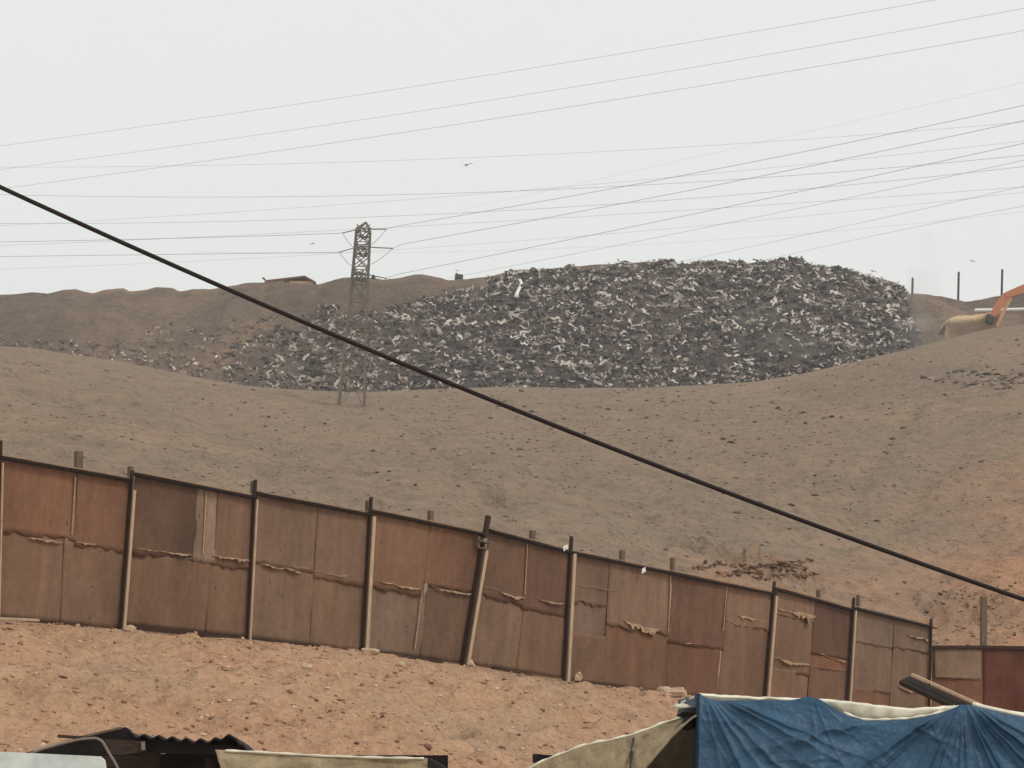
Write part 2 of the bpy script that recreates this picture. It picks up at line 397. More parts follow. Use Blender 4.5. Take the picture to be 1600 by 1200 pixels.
def litter_mask(a, Y, blots=True):
    z = height(a, Y, False)
    X = a * Y; p = np.stack(np.broadcast_arrays(X, Y, z), -1)
    u, v = project(p)
    rag = 9 + 26 * np.clip((640 - u) / 160, 0, 1)
    uu = u + rag * (vnoise(X / 2.5, Y / 2.5, 41) + .5 * vnoise(X / 7, Y / 9, 43)); vv = v + .7 * rag * vnoise(X / 2.5, Y / 2.5, 42)
    w = inpoly(uu, vv, LITTER_POLY).astype(float)
    w = w * (1 - .65 * np.clip((560 - u) / 190, 0, 1)) * (1 - .7 * np.clip((476 - v) / 30, 0, 1) * np.clip((800 - u) / 130, 0, 1))
    for bu, bv, ru, rv in (SOIL_BLOTS if blots else []):
        q = ((uu - bu) / ru) ** 2 + ((vv - bv) / rv) ** 2
        w = np.where(q < 1, w * 0.38, w)
    return np.where((Y > YD - 6) & (Y < YR + 4), w, 0.0)
def ground_z(x, y):
    return float(height(np.array([x / y]), np.array([float(y)]))[0])

def first_hit(u, v, lo, hi, step):
    Y = np.arange(lo, hi, step); r = ray(u, v)
    q = CAM[None] + r[None] * (Y / r[1])[:, None]
    k_ = np.nonzero(q[:, 2] <= height(q[:, 0] / Y, Y))[0]
    return q[k_[0]] if len(k_) else q[-1]
# worn tracks on the slope and hollows in the yard
new = []
for line, dep, wid in (([(640, 668), (690, 706), (725, 742), (770, 775), (810, 812)], .30, .7), ([(330, 690), (480, 722), (560, 735), (640, 775)], .22, .7), ([(980, 640), (1080, 668), (1170, 700), (1260, 742), (1300, 790)], .30, .9),
                       ([(1195, 601), (1240, 607), (1300, 622)], .7, 2.2), ([(0, 620), (90, 622), (200, 628)], .35, 1.2), ([(1430, 640), (1380, 700), (1340, 760), (1330, 830)], .25, .8), ([(440, 700), (420, 740), (415, 765)], .25, .6),
                       ([(860, 690), (900, 740), (1000, 800), (1060, 850)], .25, .7), ([(1500, 700), (1420, 790), (1300, 870)], .25, .8)):
    pts_ = [first_hit(u, v, 60, 339, .25) for u, v in line]
    new += [((p[0], p[1]), (q[0], q[1]), dep, wid) for p, q in zip(pts_[:-1], pts_[1:])]
hol = []
for u, v, dep, rx, ry in ((165, 1104, .16, .42, .5), (60, 1090, .12, .3, .4), (150, 1082, .10, .5, .4), (270, 1100, .12, .25, .3), (30, 1075, .10, .3, .3), (80, 1060, .08, .4, .3), (600, 1125, .10, .5, .4), (430, 1112, .08, .4, .4),
                          (740, 1150, .10, .5, .4), (950, 1112, .07, .4, .4), (330, 1140, .10, .3, .3), (520, 1145, .10, .4, .3)):
    p = first_hit(u, v, 22, 80, .05); hol.append((p[0], p[1], dep, rx, ry))
p = first_hit(1178, 891, 60, 300, .25); mnd = [(p[0], p[1], .75, 2.9, 3.0)]
p = first_hit(1540, 960, 60, 300, .25); mnd += [(p[0], p[1], .5, 2.6, 5.0)]
PATHS += new; DIPS += hol; MOUNDS += mnd
def sheet(name, a, Yfun, label, mat, attr=False):
    rows = Yfun(a)                                      # (nr, na)
    A = np.broadcast_to(a, rows.shape)
    Z = height(A, rows)
    V = np.stack([A * rows, rows, Z], -1)
    nr, na = rows.shape
    me = bpy.data.meshes.new(name)
    i = np.arange(nr - 1)[:, None] * na + np.arange(na - 1)[None, :]
    fcs = np.stack([i, i + 1, i + 1 + na, i + na], -1).reshape(-1, 4)
    me.vertices.add(nr * na); me.vertices.foreach_set('co', V.reshape(-1))
    me.loops.add(fcs.size); me.loops.foreach_set('vertex_index', fcs.reshape(-1).astype(np.int32))
    me.polygons.add(len(fcs)); me.polygons.foreach_set('loop_start', np.arange(0, fcs.size, 4, dtype=np.int32))
    me.polygons.foreach_set('use_smooth', np.ones(len(fcs), bool))
    me.update(calc_edges=True); me.validate()
    if attr:
        at = me.attributes.new('litter', 'FLOAT', 'POINT'); at.data.foreach_set('value', litter_mask(A, rows, False).reshape(-1).astype(np.float32))
    o = link(name, me, None, mat); o['kind'] = 'structure'
    return o
AG = np.linspace(-0.36, 0.36, 520)
def lin(n, lo, hi, power=1.0):
    return lambda a: lo(a)[None, :] + (hi(a) - lo(a))[None, :] * (np.linspace(0, 1, n) ** power)[:, None]
cst = lambda y: (lambda a: np.full_like(a, y))
sheet('ground', AG, lambda a: np.concatenate([lin(8, cst(2.0), cst(19.0))(a)[:-1], lin(320, cst(19.0), lambda q: fence_depth(q) + 0.35)(a)]), None, M_YARD)
sheet('hillside', AG, lambda a: np.concatenate([lin(430, lambda q: fence_depth(q) + 0.2, cst(YC), 1.25)(a), lin(8, cst(YC + 1.5), cst(YD))(a)]), None, M_SLOPE)
sheet('landfill_hill', AG, lambda a: np.concatenate([lin(130, cst(YD - 0.5), cst(YR))(a), lin(14, cst(YR + 1), cst(900.0), 2.0)(a)]), None, M_TIP, True)

# ------------------------------------------------------------------ loose pieces: rock shapes
ICO_V, ICO_F = None, None
def ico():
    t = (1 + 5 ** 0.5) / 2
    v = np.array([(-1, t, 0), (1, t, 0), (-1, -t, 0), (1, -t, 0), (0, -1, t), (0, 1, t), (0, -1, -t), (0, 1, -t), (t, 0, -1), (t, 0, 1), (-t, 0, -1), (-t, 0, 1)], float)
    v /= np.linalg.norm(v[0])
    f = [(0, 11, 5), (0, 5, 1), (0, 1, 7), (0, 7, 10), (0, 10, 11), (1, 5, 9), (5, 11, 4), (11, 10, 2), (10, 7, 6), (7, 1, 8), (3, 9, 4), (3, 4, 2), (3, 2, 6), (3, 6, 8), (3, 8, 9), (4, 9, 5), (2, 4, 11), (6, 2, 10), (8, 6, 7), (9, 8, 1)]
    return v, f
ICO_V, ICO_F = ico()
ICO_FA = np.array(ICO_F)
def scatter_lumps(name, pos, size, flat, cols, mat=None, sink=0.25, stretch=1.0, turn=6.283):
    """many small rocks or clods as one mesh; pos (n,3), size (n,), cols (n,3)"""
    n = len(pos)
    V = ICO_V[None] * (1 + 0.35 * rng.uniform(-1, 1, (n, 12, 1)))
    S = np.stack([stretch * rng.uniform(0.6, 1.4, n), rng.uniform(0.6, 1.2, n), flat * rng.uniform(0.6, 1.3, n)], -1)
    V = V * S[:, None, :] * size[:, None, None]
    th = rng.uniform(0, turn, n) - (0 if turn > 6 else turn / 2); c, s = np.cos(th)[:, None], np.sin(th)[:, None]
    V = np.stack([V[..., 0] * c - V[..., 1] * s, V[..., 0] * s + V[..., 1] * c, V[..., 2]], -1)
    V = V + pos[:, None, :]; V[..., 2] += (flat * size * (0.5 - sink))[:, None]
    Fc = (ICO_FA[None] + (np.arange(n) * 12)[:, None, None]).reshape(-1, 3)
    return raw_mesh(name, V.reshape(-1, 3), Fc, np.repeat(cols, 12, 0), mat or M_LITTER)
def raw_mesh(name, V, Fc, cols, mat):
    kk = Fc.shape[1]
    me = bpy.data.meshes.new(name)
    me.vertices.add(len(V)); me.vertices.foreach_set('co', V.reshape(-1))
    me.loops.add(Fc.size); me.loops.foreach_set('vertex_index', Fc.reshape(-1).astype(np.int32))
    me.polygons.add(len(Fc)); me.polygons.foreach_set('loop_start', np.arange(0, Fc.size, kk, dtype=np.int32))
    me.update(calc_edges=True)
    ca = me.color_attributes.new('Col', 'FLOAT_COLOR', 'POINT')
    ca.data.foreach_set('color', np.concatenate([cols, np.ones((len(cols), 1))], 1).astype(np.float32).reshape(-1))
    return link(name, me, None, mat)
def palette(n, cs, w, jit=0.15):
    C = np.array([srgb(*c)[:3] for c in cs]); k_ = rng.choice(len(cs), n, p=np.array(w) / sum(w))
    return np.clip(C[k_] * (1 + jit * rng.uniform(-1, 1, (n, 1))), 0, 1)

# stones in the yard
n = 7000
aa = rng.uniform(-0.24, 0.24, n); yf = fence_depth(aa); yy = 27 + (yf - 27) * rng.uniform(0, 1, n) ** 0.9 - 0.15
zz = height(aa, yy); sz = 0.014 + 0.06 * rng.power(0.3, n) * rng.uniform(0.3, 1, n)
tag(scatter_lumps('stones', np.stack([aa * yy, yy, zz], -1), sz, 0.65, palette(n, [(176, 138, 112), (204, 174, 148), (150, 114, 92), (168, 128, 102), (116, 86, 70)], [5, 2.2, 3, 4, 1])), kind='stuff')
n = 1800
aa = rng.uniform(-0.24, 0.24, n); yf = fence_depth(aa); yy = 27 + (yf - 27) * rng.uniform(0, 1, n) - 0.2
keep = vnoise(aa * yy / 1.3, yy / 1.6, 77) > -0.1; aa, yy = aa[keep], yy[keep]; n = len(aa)
tag(scatter_lumps('clods', np.stack([aa * yy, yy, height(aa, yy)], -1), 0.016 + 0.055 * rng.power(0.5, n), 0.6, palette(n, [(152, 118, 94), (134, 101, 79), (114, 84, 66), (174, 138, 111)], [4, 4, 2, 3])), kind='stuff')
# clods on the slope behind
def slope_points(n, poly, dmin, dmax):
    out = []
    while len(out) < n:
        a_ = rng.uniform(-0.25, 0.25, 4000); y_ = fence_depth(a_) + 3 + (YC - 4 - fence_depth(a_)) * rng.uniform(0, 1, 4000)
        z_ = height(a_, y_); u, v = project(np.stack([a_ * y_, y_, z_], -1))
        # thin by the square of the distance so that the picture is evenly strewn
        ok = inpoly(u, v, poly) & (rng.uniform(0, 1, 4000) < (y_ / YC) ** -1 * 0.35)
        out += list(np.stack([a_ * y_, y_, z_], -1)[ok])
    return np.array(out[:n])
ALL = [(-200, 530), (400, 610), (1180, 600), (1800, 480), (1800, 1100), (-200, 760)]
DEN = ALL
p1 = slope_points(5000, ALL, 0, 0); p2 = slope_points(9000, DEN, 0, 0)
u2, v2 = project(p2)
g2 = np.zeros(len(p2))
for bu, bv, ru, rv in ((1020, 650, 80, 40), (1130, 690, 90, 50), (1230, 660, 80, 30), (1280, 770, 90, 50), (1330, 800, 60, 30), (1080, 760, 110, 60), (990, 600, 60, 20), (820, 690, 120, 60)):
    g2 = g2 + np.exp(-((u2 - bu) / ru) ** 2 - ((v2 - bv) / rv) ** 2)
p2 = p2[rng.uniform(0, 1, len(p2)) < 0.32 * g2]
p3 = slope_points(160, [(1440, 590), (1500, 578), (1620, 575), (1640, 612), (1500, 605)], 0, 0)
p4 = slope_points(420, [(1440, 930), (1620, 900), (1640, 1010), (1450, 1010)], 0, 0)
p5 = np.array([first_hit(u, v, 60, 339, .25) for u, v in ((1035, 629), (1010, 627), (1215, 638), (1255, 645), (1300, 652), (1315, 653), (1258, 662), (1410, 670), (1395, 687), (1130, 687), (1142, 692), (1275, 744), (1272, 757), (1275, 775), (1330, 797), (1237, 790),
    (1135, 756), (1400, 816), (1370, 815), (1482, 800), (1532, 722), (1190, 853), (1197, 848), (1040, 860), (1010, 685), (1048, 690), (40, 662), (125, 682), (205, 687), (340, 731), (715, 760), (1060, 620), (1205, 630), (1180, 660), (950, 640), (880, 655))])
pp = np.concatenate([p1, p2, p3, p4, p5]); dd = pp[:, 1]
sz = np.concatenate([0.14 + rng.uniform(0.1, 0.5, len(p1)) * rng.power(0.7, len(p1)), rng.uniform(0.2, 0.75, len(p2)) * rng.power(1.0, len(p2)), rng.uniform(0.2, 0.8, len(p3)), 0.12 + 0.45 * rng.power(0.6, len(p4)), rng.uniform(0.4, 0.75, len(p5))]) * dd / 470
cc = np.concatenate([palette(len(p1), [(134, 116, 98), (121, 104, 89), (150, 130, 110), (100, 85, 72)], [5, 4, 3, 0.8]), palette(len(p2), [(106, 91, 79), (122, 105, 91), (148, 128, 110)], [3, 3, 2]),
                     palette(len(p3), [(90, 78, 68), (160, 146, 130), (116, 100, 86)], [3, 2, 3]), palette(len(p4), [(112, 92, 77), (168, 140, 116), (142, 114, 92)], [2, 2, 4]), palette(len(p5), [(84, 70, 60), (70, 58, 50)], [1, 1])])  # the dark lumps paint in shadow marks on the slope
tag(scatter_lumps('clods', pp, sz, 0.5, cc), kind='stuff')

# ------------------------------------------------------------------ litter on the landfill
def shreds(pos, nrm, length, width, cols, seg=4):
    """bent strips and crumpled sheets, one after another in one mesh"""
    n = len(pos)
    t = rng.normal(size=(n, 3)); t[:, 2] *= 0.55; t -= nrm * (np.sum(t * nrm, 1, keepdims=True)); t /= np.linalg.norm(t, axis=1, keepdims=True)
    w = np.cross(nrm, t)
    s = np.linspace(-0.5, 0.5, seg + 1)
    bend = rng.uniform(-0.9, 0.9, (n, 1)); lift = rng.uniform(0.02, 0.55, (n, 1)); ph = rng.uniform(0, 6.28, (n, 1))
    L = length[:, None]
    along = s[None] * L
    side = bend * (s[None] ** 2) * L * 1.2 + 0.10 * L * np.sin(9 * s[None] + ph)
    up = lift * L * (0.30 - 0.6 * s[None] ** 2) + 0.10 * L * np.sin(12 * s[None] + 2 * ph)
    cen = pos[:, None] + along[..., None] * t[:, None] + side[..., None] * w[:, None] + up[..., None] * nrm[:, None]
    wd = width[:, None] * (0.55 + 0.45 * rng.uniform(0, 1, (n, seg + 1)))
    tilt = rng.uniform(-0.8, 0.8, (n, 1, 1))
    wv = w[:, None] + tilt * nrm[:, None]
    V = np.stack([cen - wv * wd[..., None] / 2, cen + wv * wd[..., None] / 2 + nrm[:, None] * (0.2 * wd * rng.uniform(-1, 1, (n, seg + 1)))[..., None]], 2)   # n,seg+1,2,3
    k_ = (seg + 1) * 2
    q = np.array([(2 * i, 2 * i + 1, 2 * i + 3, 2 * i + 2) for i in range(seg)])
    Fc = (q[None] + (np.arange(n) * k_)[:, None, None]).reshape(-1, 4)
    return V.reshape(-1, 3), Fc, np.repeat(cols, k_, 0)
def landfill_points(n, mask=True, poly=None):
    out = []
    while len(out) < n:
        a_ = rng.uniform(-0.22, 0.2, 6000); y_ = YD - 2 + (YR + 1 - YD) * rng.uniform(0, 1, 6000)
        keep = rng.uniform(0, 1, 6000) < litter_mask(a_, y_) if mask else np.ones(6000, bool)
        a_, y_ = a_[keep], y_[keep]
        z_ = height(a_, y_); pt = np.stack([a_ * y_, y_, z_], -1)
        if poly is not None:
            u, v = project(pt); pt = pt[inpoly(u, v, poly)]
        out += list(pt)
    return np.array(out[:n])
n = 11000
pos = landfill_points(n)
nrm = np.stack([rng.normal(0, 0.35, n), np.full(n, -0.55) + rng.normal(0, 0.3, n), np.full(n, 0.8)], -1); nrm /= np.linalg.norm(nrm, axis=1, keepdims=True)
ln = 0.55 + 1.75 * rng.power(0.7, n); wd = 0.22 + ln * rng.uniform(0.06, 0.24, n)
cols = palette(n, [(94, 84, 80), (68, 60, 57), (122, 110, 103), (162, 149, 139), (196, 184, 173), (120, 100, 80), (48, 42, 40), (88, 92, 86)], [5, 6, 3, 5.5, 5.5, 2.0, 5, 0.4], 0.12)
uu, vv = project(pos)
fade = np.maximum(np.clip((740 - uu) / 200, 0, 1) * 0.45, np.clip((480 - vv) / 40, 0, 1) * np.clip((800 - uu) / 120, 0, 1) * 0.6)[:, None]                # the left of the tip is mixed with earth
earth = np.array(srgb(126, 106, 90)[:3])
cols = cols * (1 - fade) + earth * fade
V1, F1, C1 = shreds(pos, nrm, ln, wd, cols)
# rubble along the foot of the tip on the left
foot = landfill_points(420, False, [(-60, 560), (-60, 535), (60, 530), (150, 535), (280, 558), (420, 580), (420, 625), (200, 590)])
foot2 = landfill_points(160, False, [(170, 548), (260, 505), (330, 520), (400, 480), (440, 500), (380, 560), (300, 590)])
pf = np.concatenate([foot, foot2]); nf = len(pf)
nr2 = np.stack([rng.normal(0, 0.4, nf), np.full(nf, -0.5), np.full(nf, 0.8)], -1); nr2 /= np.linalg.norm(nr2, axis=1, keepdims=True)
l2 = rng.uniform(0.5, 1.6, nf)
V2, F2, C2 = shreds(pf, nr2, l2, l2 * rng.uniform(0.2, 0.5, nf), palette(nf, [(110, 96, 84), (80, 70, 62), (170, 154, 138), (140, 118, 96), (206, 196, 184)], [4, 4, 2, 4, 1]))
lit = raw_mesh('litter', np.concatenate([V1, V2]), np.concatenate([F1, F2 + len(V1)]), np.concatenate([C1, C2]), M_LITTER)
tag(lit, kind='stuff')
# dark bin bags among it
n = 1300
pb = landfill_points(n)
tag(scatter_lumps('bin_bags', pb, rng.uniform(0.25, 0.75, n), 0.75, palette(n, [(60, 53, 50), (86, 76, 71), (46, 41, 40), (112, 100, 92)], [3, 3, 2, 2])), kind='stuff')
# the palest scraps, one by one
scrap_meshes = []
for q in range(10):
    L_ = np.array([1.0]); V_, F_, C_ = shreds(np.zeros((1, 3)), np.array([[0, -0.57, 0.82]]), L_, L_ * rng.uniform(0.25, 0.6), np.array([srgb(*random.choice([(208, 200, 188), (190, 182, 170), (218, 212, 202)]))[:3]]))
    o_ = raw_mesh('plastic_scrap', V_, F_, C_, M_LITTER); scrap_meshes.append(o_.data); bpy.data.objects.remove(o_)
ps_ = landfill_points(260)
for q, pt in enumerate(ps_):
    o_ = link('plastic_scrap', scrap_meshes[q % 10]); o_.location = pt + np.array([0, -0.2, 0.25])
    s_ = random.uniform(0.7, 1.5); o_.scale = (s_, s_, s_); o_.rotation_euler = (random.uniform(-.4, .4), random.uniform(-.6, .6), random.uniform(-.9, .9))
    tag(o_, 'pale crumpled plastic scrap lying on the dark landfill slope', 'plastic scrap', 'pale plastic scraps on the landfill')
# one long white strip hanging near the top of the tip
def tip_depth(u, v):
    """depth where the picture ray meets the landfill"""
    Y = np.arange(YD, YR, 0.5); r = ray(u, v); q = CAM[None] + r[None] * (Y / r[1])[:, None]
    k_ = np.nonzero(q[:, 2] <= height(q[:, 0] / Y, Y))[0]
    return Y[k_[0]] if len(k_) else YR
mb = MB(); pts = []
for u, v in ((806, 465), (808, 458), (812, 450), (815, 443), (812, 437)):
    d_ = tip_depth(u, v) - 1.4; pts.append(P(u, v, d_))
mb.tube(pts, [0.45, 0.32, 0.26, 0.3, 0.24], 6)
tag(mb.build('plastic_sheet', M_WHITE, base=pts[0], smooth=True), 'long twisted white plastic sheet near the top of the landfill', 'plastic sheet')

# ------------------------------------------------------------------ fence
def lerp(a, b, t): return a + (b - a) * t
fence = empty('sheet_metal_fence', FENCE(0, 966), 'long rusty sheet metal fence stepping down the slope to the right', 'fence')
FT = lambda *c: srgb(*c)
def panel(plane, quad, s0, s1, t0, t1, tint, off, parent, ripple=0.0, ragged=0.0, nu=22, nv=14, name='metal_sheet', seed=[0]):
    """quad = (topleft, topright, botleft, botright) in picture pixels; the sheet covers s0..s1 x t0..t1 of it"""
    seed[0] += 1; sd_ = seed[0] * 7.13
    tl, tr, bl, br = [np.array(plane(*q)) for q in quad]
    g = np.zeros((nv + 1, nu + 1, 3)); b = np.zeros_like(g)
    for i in range(nv + 1):
        for j in range(nu + 1):
            s = lerp(s0, s1, j / nu); t = lerp(t0, t1, i / nv)
            if i == nv and ragged: t += ragged * float(fbm(j * 0.45, sd_, 3, 3)) * 0.02
            p = lerp(lerp(tl, tr, s), lerp(bl, br, s), t)
            w = 0.022 * float(fbm(s * 3 + sd_, t * 3, 2, 2))
            if ripple: w += ripple * math.sin(t * 26 + 3 * float(vnoise(s * 4, sd_))) * (0.5 + 0.5 * float(vnoise(s * 5 + 3, t * 7, 9)))
            if ragged and i == nv: w += 0.004 + 0.02 * ragged * abs(float(fbm(j * 0.6, sd_ + 4, 5, 2)))
            q = p + plane.n * (off + w)
            g[i, j] = q; b[i, j] = q - plane.n * 0.006
    vs, fs = slab(g, b)
    return mesh(name, vs, fs, M_SHEET, parent, True, color=tint)
def torn(plane, u0, v0, u1, v1, parent, hgt=10, off=0.04):
    """a frayed, bent-out sheet edge along a joint: an upper lip and ragged teeth below it"""
    nn = max(10, int(abs(u1 - u0) / 2.4)); g = np.zeros((4, nn + 1, 3)); b = np.zeros_like(g); sd_ = u0 * 0.37
    for j in range(nn + 1):
        u = lerp(u0, u1, j / nn); v = lerp(v0, v1, j / nn) + 2.2 * float(fbm(u / 16, sd_, 61, 2))
        ends = min(1, 5 * min(j / nn, 1 - j / nn) + 0.15)
        big = max(0.12, 0.5 + 0.8 * float(vnoise(u / 22, sd_, 67)))
        h = (0.6 if hgt < 14 else 0.75) * hgt * ends * big * (0.35 + 0.9 * abs(float(fbm(u / 5.0, sd_, 62, 2))))
        for i in range(4):
            o_ = off + (0, 0.035, 0.05, 0.06)[i] * ends * big * (0.5 + abs(float(vnoise(u / 6, sd_ + i, 63))))
            p = plane(u + 0.8 * float(vnoise(u / 3, i + sd_, 64)), v + h * i / 3.0) + plane.n * o_
            g[i, j] = p; b[i, j] = p - plane.n * 0.006
    vs, fs = slab(g, b)
    return mesh('torn_edge', vs, fs, M_TORN, parent, False)
# bays: (top-left, top-right, bottom-left, bottom-right), pieces (s0,s1,t0,t1,tint,ripple,ragged)
R_, G_, D_ = (122, 86, 64), (126, 102, 84), (98, 72, 57)
BAYS = [
 ((-398, 640), (-198, 672), (-420, 920), (-206, 944), [(0, .5, 0, .5, R_, 0, 1), (.5, 1, 0, .46, G_, 0, 1), (0, .5, .5, 1, G_, 0, 0), (.5, 1, .46, 1, R_, 0, 0)]),
 ((-195, 674), (-3, 710), (-203, 945), (-8, 964), [(0, .5, 0, .44, R_, 0, 1), (.5, 1, 0, .46, R_, 0, 1), (0, .5, .44, 1, G_, 0, 0), (.5, 1, .46, 1, G_, 0, 0)]),
 ((2, 712), (203, 748), (-5, 965), (186, 983), [(0, .575, 0, .43, (124, 90, 68), 0, 1), (.575, 1, 0, .46, (116, 84, 64), 0, 1), (0, .50, .43, 1, (122, 96, 76), 0, 0), (.50, 1, .46, 1, (120, 94, 76), 0, 0)]),
 ((210, 738), (396, 775), (191, 976), (384, 996), [(0, .51, 0, .50, (98, 73, 58), .014, 1), (.51, .60, 0, .49, (138, 116, 98), 0, .4), (.60, .68, 0, .49, (146, 124, 106), 0, .4), (.68, 1, 0, .50, (114, 88, 70), 0, .7),
                                                   (0, .66, .50, 1, (120, 92, 72), 0, 0), (.66, 1, .50, 1, (116, 90, 71), 0, 0)]),
 ((400, 768), (577, 802), (388, 997), (564, 1018), [(0, .53, 0, .46, (116, 93, 76), 0, 1.2), (.53, 1, 0, .5, (117, 92, 75), 0, .7), (0, .53, .46, 1, (119, 95, 77), 0, 0), (.53, 1, .5, 1, (117, 92, 74), 0, 0)]),
 ((581, 796), (757, 833), (569, 1016), (722, 1037), [(0, .5, 0, .52, (118, 89, 68), 0, .8), (.5, 1, 0, .44, (116, 85, 65), 0, 1), (0, .55, .52, 1, (122, 102, 86), 0, 0), (.55, 1, .44, 1, (108, 84, 68), 0, 0)]),
 ((764, 826), (891, 861), (731, 1037), (878, 1060), [(0, .47, 0, .47, (104, 79, 63), .004, 1), (.47, 1, 0, .5, (96, 71, 57), .004, .6), (0, .5, .47, 1, (118, 94, 76), 0, 0), (.5, 1, .5, 1, (112, 86, 68), 0, 0)]),
 ((894, 861), (1049, 893), (884, 1062), (1037, 1083), [(0, .36, 0, .36, (116, 92, 76), .006, 1), (.36, 1, 0, .50, (124, 100, 82), 0, 1.2), (0, .36, .36, .62, (116, 96, 82), 0, .5), (0, .36, .62, 1, (114, 88, 70), 0, 0), (.36, 1, .50, 1, (114, 84, 64), 0, 0)]),
 ((1050, 893), (1209, 926), (1037, 1083), (1193, 1097), [(0, .53, 0, .56, (104, 75, 60), .004, .4), (.53, 1, 0, .32, (122, 96, 78), .01, 1), (0, .5, .56, 1, (108, 77, 58), 0, 0), (.53, 1, .32, 1, (114, 87, 70), 0, 0)]),
 ((1211, 917), (1332, 951), (1196, 1097), (1322, 1104), [(0, .5, 0, .2, (122, 98, 80), 0, 1), (.5, 1, 0, .5, (95, 69, 55), 0, .3), (0, .5, .2, .70, (114, 89, 72), 0, 1), (.5, 1, .5, .62, (120, 84, 62), 0, .8), (0, .5, .70, 1, (124, 96, 76), 0, 0), (.5, 1, .62, 1, (110, 84, 66), 0, 0)]),
 ((1336, 948), (1454, 977), (1325, 1105), (1450, 1113), [(0, .5, 0, .32, (122, 102, 86), 0, .5), (.5, 1, 0, .3, (118, 97, 80), 0, 1), (0, .5, .32, .8, (118, 96, 80), 0, .5), (.5, 1, .3, 1, (116, 94, 77), 0, 0), (0, .5, .8, 1, (116, 86, 66), 0, 0)]),
]
mid = lambda a, b, t: (lerp(a[0], b[0], t), lerp(a[1], b[1], t))
for tl, tr, bl, br, pcs in BAYS:
    for q, (s0, s1, t0, t1, tint, rip, rag) in enumerate(pcs):
        s_over = 0.012 if s1 < 1 else 0
        t_over = 0.03 if (t1 < 1) else 0
        panel(FENCE, (tl, tr, bl, br), s0, min(1, s1 + s_over), t0, min(1, t1 + t_over), FT(tint[0] * 1.0, tint[1] * .98, tint[2] * .965), 0.004 + 0.006 * (q % 2) + (0.014 if t0 == 0 else 0), fence, rip, rag)
    # rail along the top, a finger in front of the sheets
    a_, b_ = FENCE(tl[0] - 2, tl[1] + 2.8, 0.085), FENCE(tr[0] + 2, tr[1] + 2.8, 0.085)
    MB().beam(a_, b_, 0.05, 0.115, FENCE.n).build('top_rail', M_RAIL, fence)
    a_, b_ = FENCE(tl[0] - 2, tl[1] - 1.5, 0.03), FENCE(tr[0] + 2, tr[1] - 1.5, 0.03)
    MB().beam(a_, b_, 0.02, 0.03, FENCE.n).build('edge_strip', M_TORN, fence)
# dark strips painting the shaded gap where the sheets stop short of the ground
for u0, v0, u1, v1 in ((-200, 948, -8, 967), (-6, 969, 140, 980), (192, 978, 384, 999), (392, 1000, 520, 1016), (590, 1023, 690, 1036), (770, 1046, 830, 1057), (900, 1066, 985, 1077)):
    MB().beam(FENCE(u0, v0, .05), FENCE(u1, v1, .05), 0.08, 0.085, FENCE.n).build('bottom_strip', M_POST_D, fence)
MB().beam(FENCE(-6, 966, .10), FENCE(60, 969, .10), 0.05, 0.06, FENCE.n).build('bottom_strip', M_POST_L, fence)
# posts: (bottom, top, shaded side px, lit side px), light and shade painted as timber tones
POSTS = [((-204, 950), (-196, 655), 8, 6), ((-6, 970), (1, 683), 7, 3), ((188, 985), (207, 730), 8, 6), ((386, 999), (399, 745), 7, 4), ((566, 1021), (580, 772), 8, 8), ((881, 1064), (893, 833), 9, 8),
         ((1194, 1099), (1210, 904), 7, 7), ((1323, 1107), (1334, 929), 7, 5), ((1451, 1116), (1455, 962), 6, 0)]
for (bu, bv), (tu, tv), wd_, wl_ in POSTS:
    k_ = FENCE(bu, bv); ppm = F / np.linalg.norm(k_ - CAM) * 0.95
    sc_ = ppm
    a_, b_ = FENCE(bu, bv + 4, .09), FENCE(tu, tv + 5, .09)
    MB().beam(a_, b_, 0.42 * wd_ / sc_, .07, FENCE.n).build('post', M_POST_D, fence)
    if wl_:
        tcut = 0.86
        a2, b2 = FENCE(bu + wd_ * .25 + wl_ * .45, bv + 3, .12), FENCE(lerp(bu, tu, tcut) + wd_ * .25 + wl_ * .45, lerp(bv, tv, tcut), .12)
        MB().beam(a2, b2, .85 * wl_ / sc_, .07, FENCE.n).build('post_lit_side', M_POST_L, fence)
for u0, v0, u1, v1 in ((660, 922, 648, 1014), (1048, 900, 1044, 990), (118, 745, 112, 835), (824, 850, 820, 930), (322, 768, 317, 866), (1136, 912, 1130, 985)):
    MB().beam(FENCE(u0, v0, .05), FENCE(u1, v1, .05), .035, .02, FENCE.n).build('joint_strip', M_TORN, fence)
# the leaning post with its bracket, shaded and lit sides painted likewise
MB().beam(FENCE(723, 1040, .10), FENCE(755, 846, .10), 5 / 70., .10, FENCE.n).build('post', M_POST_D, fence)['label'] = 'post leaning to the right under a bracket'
MB().beam(FENCE(730, 1040, .11), FENCE(760, 858, .11), 7 / 70., .07, FENCE.n).build('post_lit_side', M_POST_L, fence)
mb = MB().beam(FENCE(747, 845, .14), FENCE(766, 849, .14), .03, .12, FENCE.n).beam(FENCE(748, 838, .14), FENCE(747, 856, .14), .06, .04, FENCE.n).beam(FENCE(746, 855, .14), FENCE(766, 859, .14), .03, .05, FENCE.n)
mb.build('bracket', M_POST_G, fence)
MB().beam(FENCE(757, 840, .10), FENCE(763, 806, .10), .10, .09, FENCE.n).build('post', M_POST_D, fence)
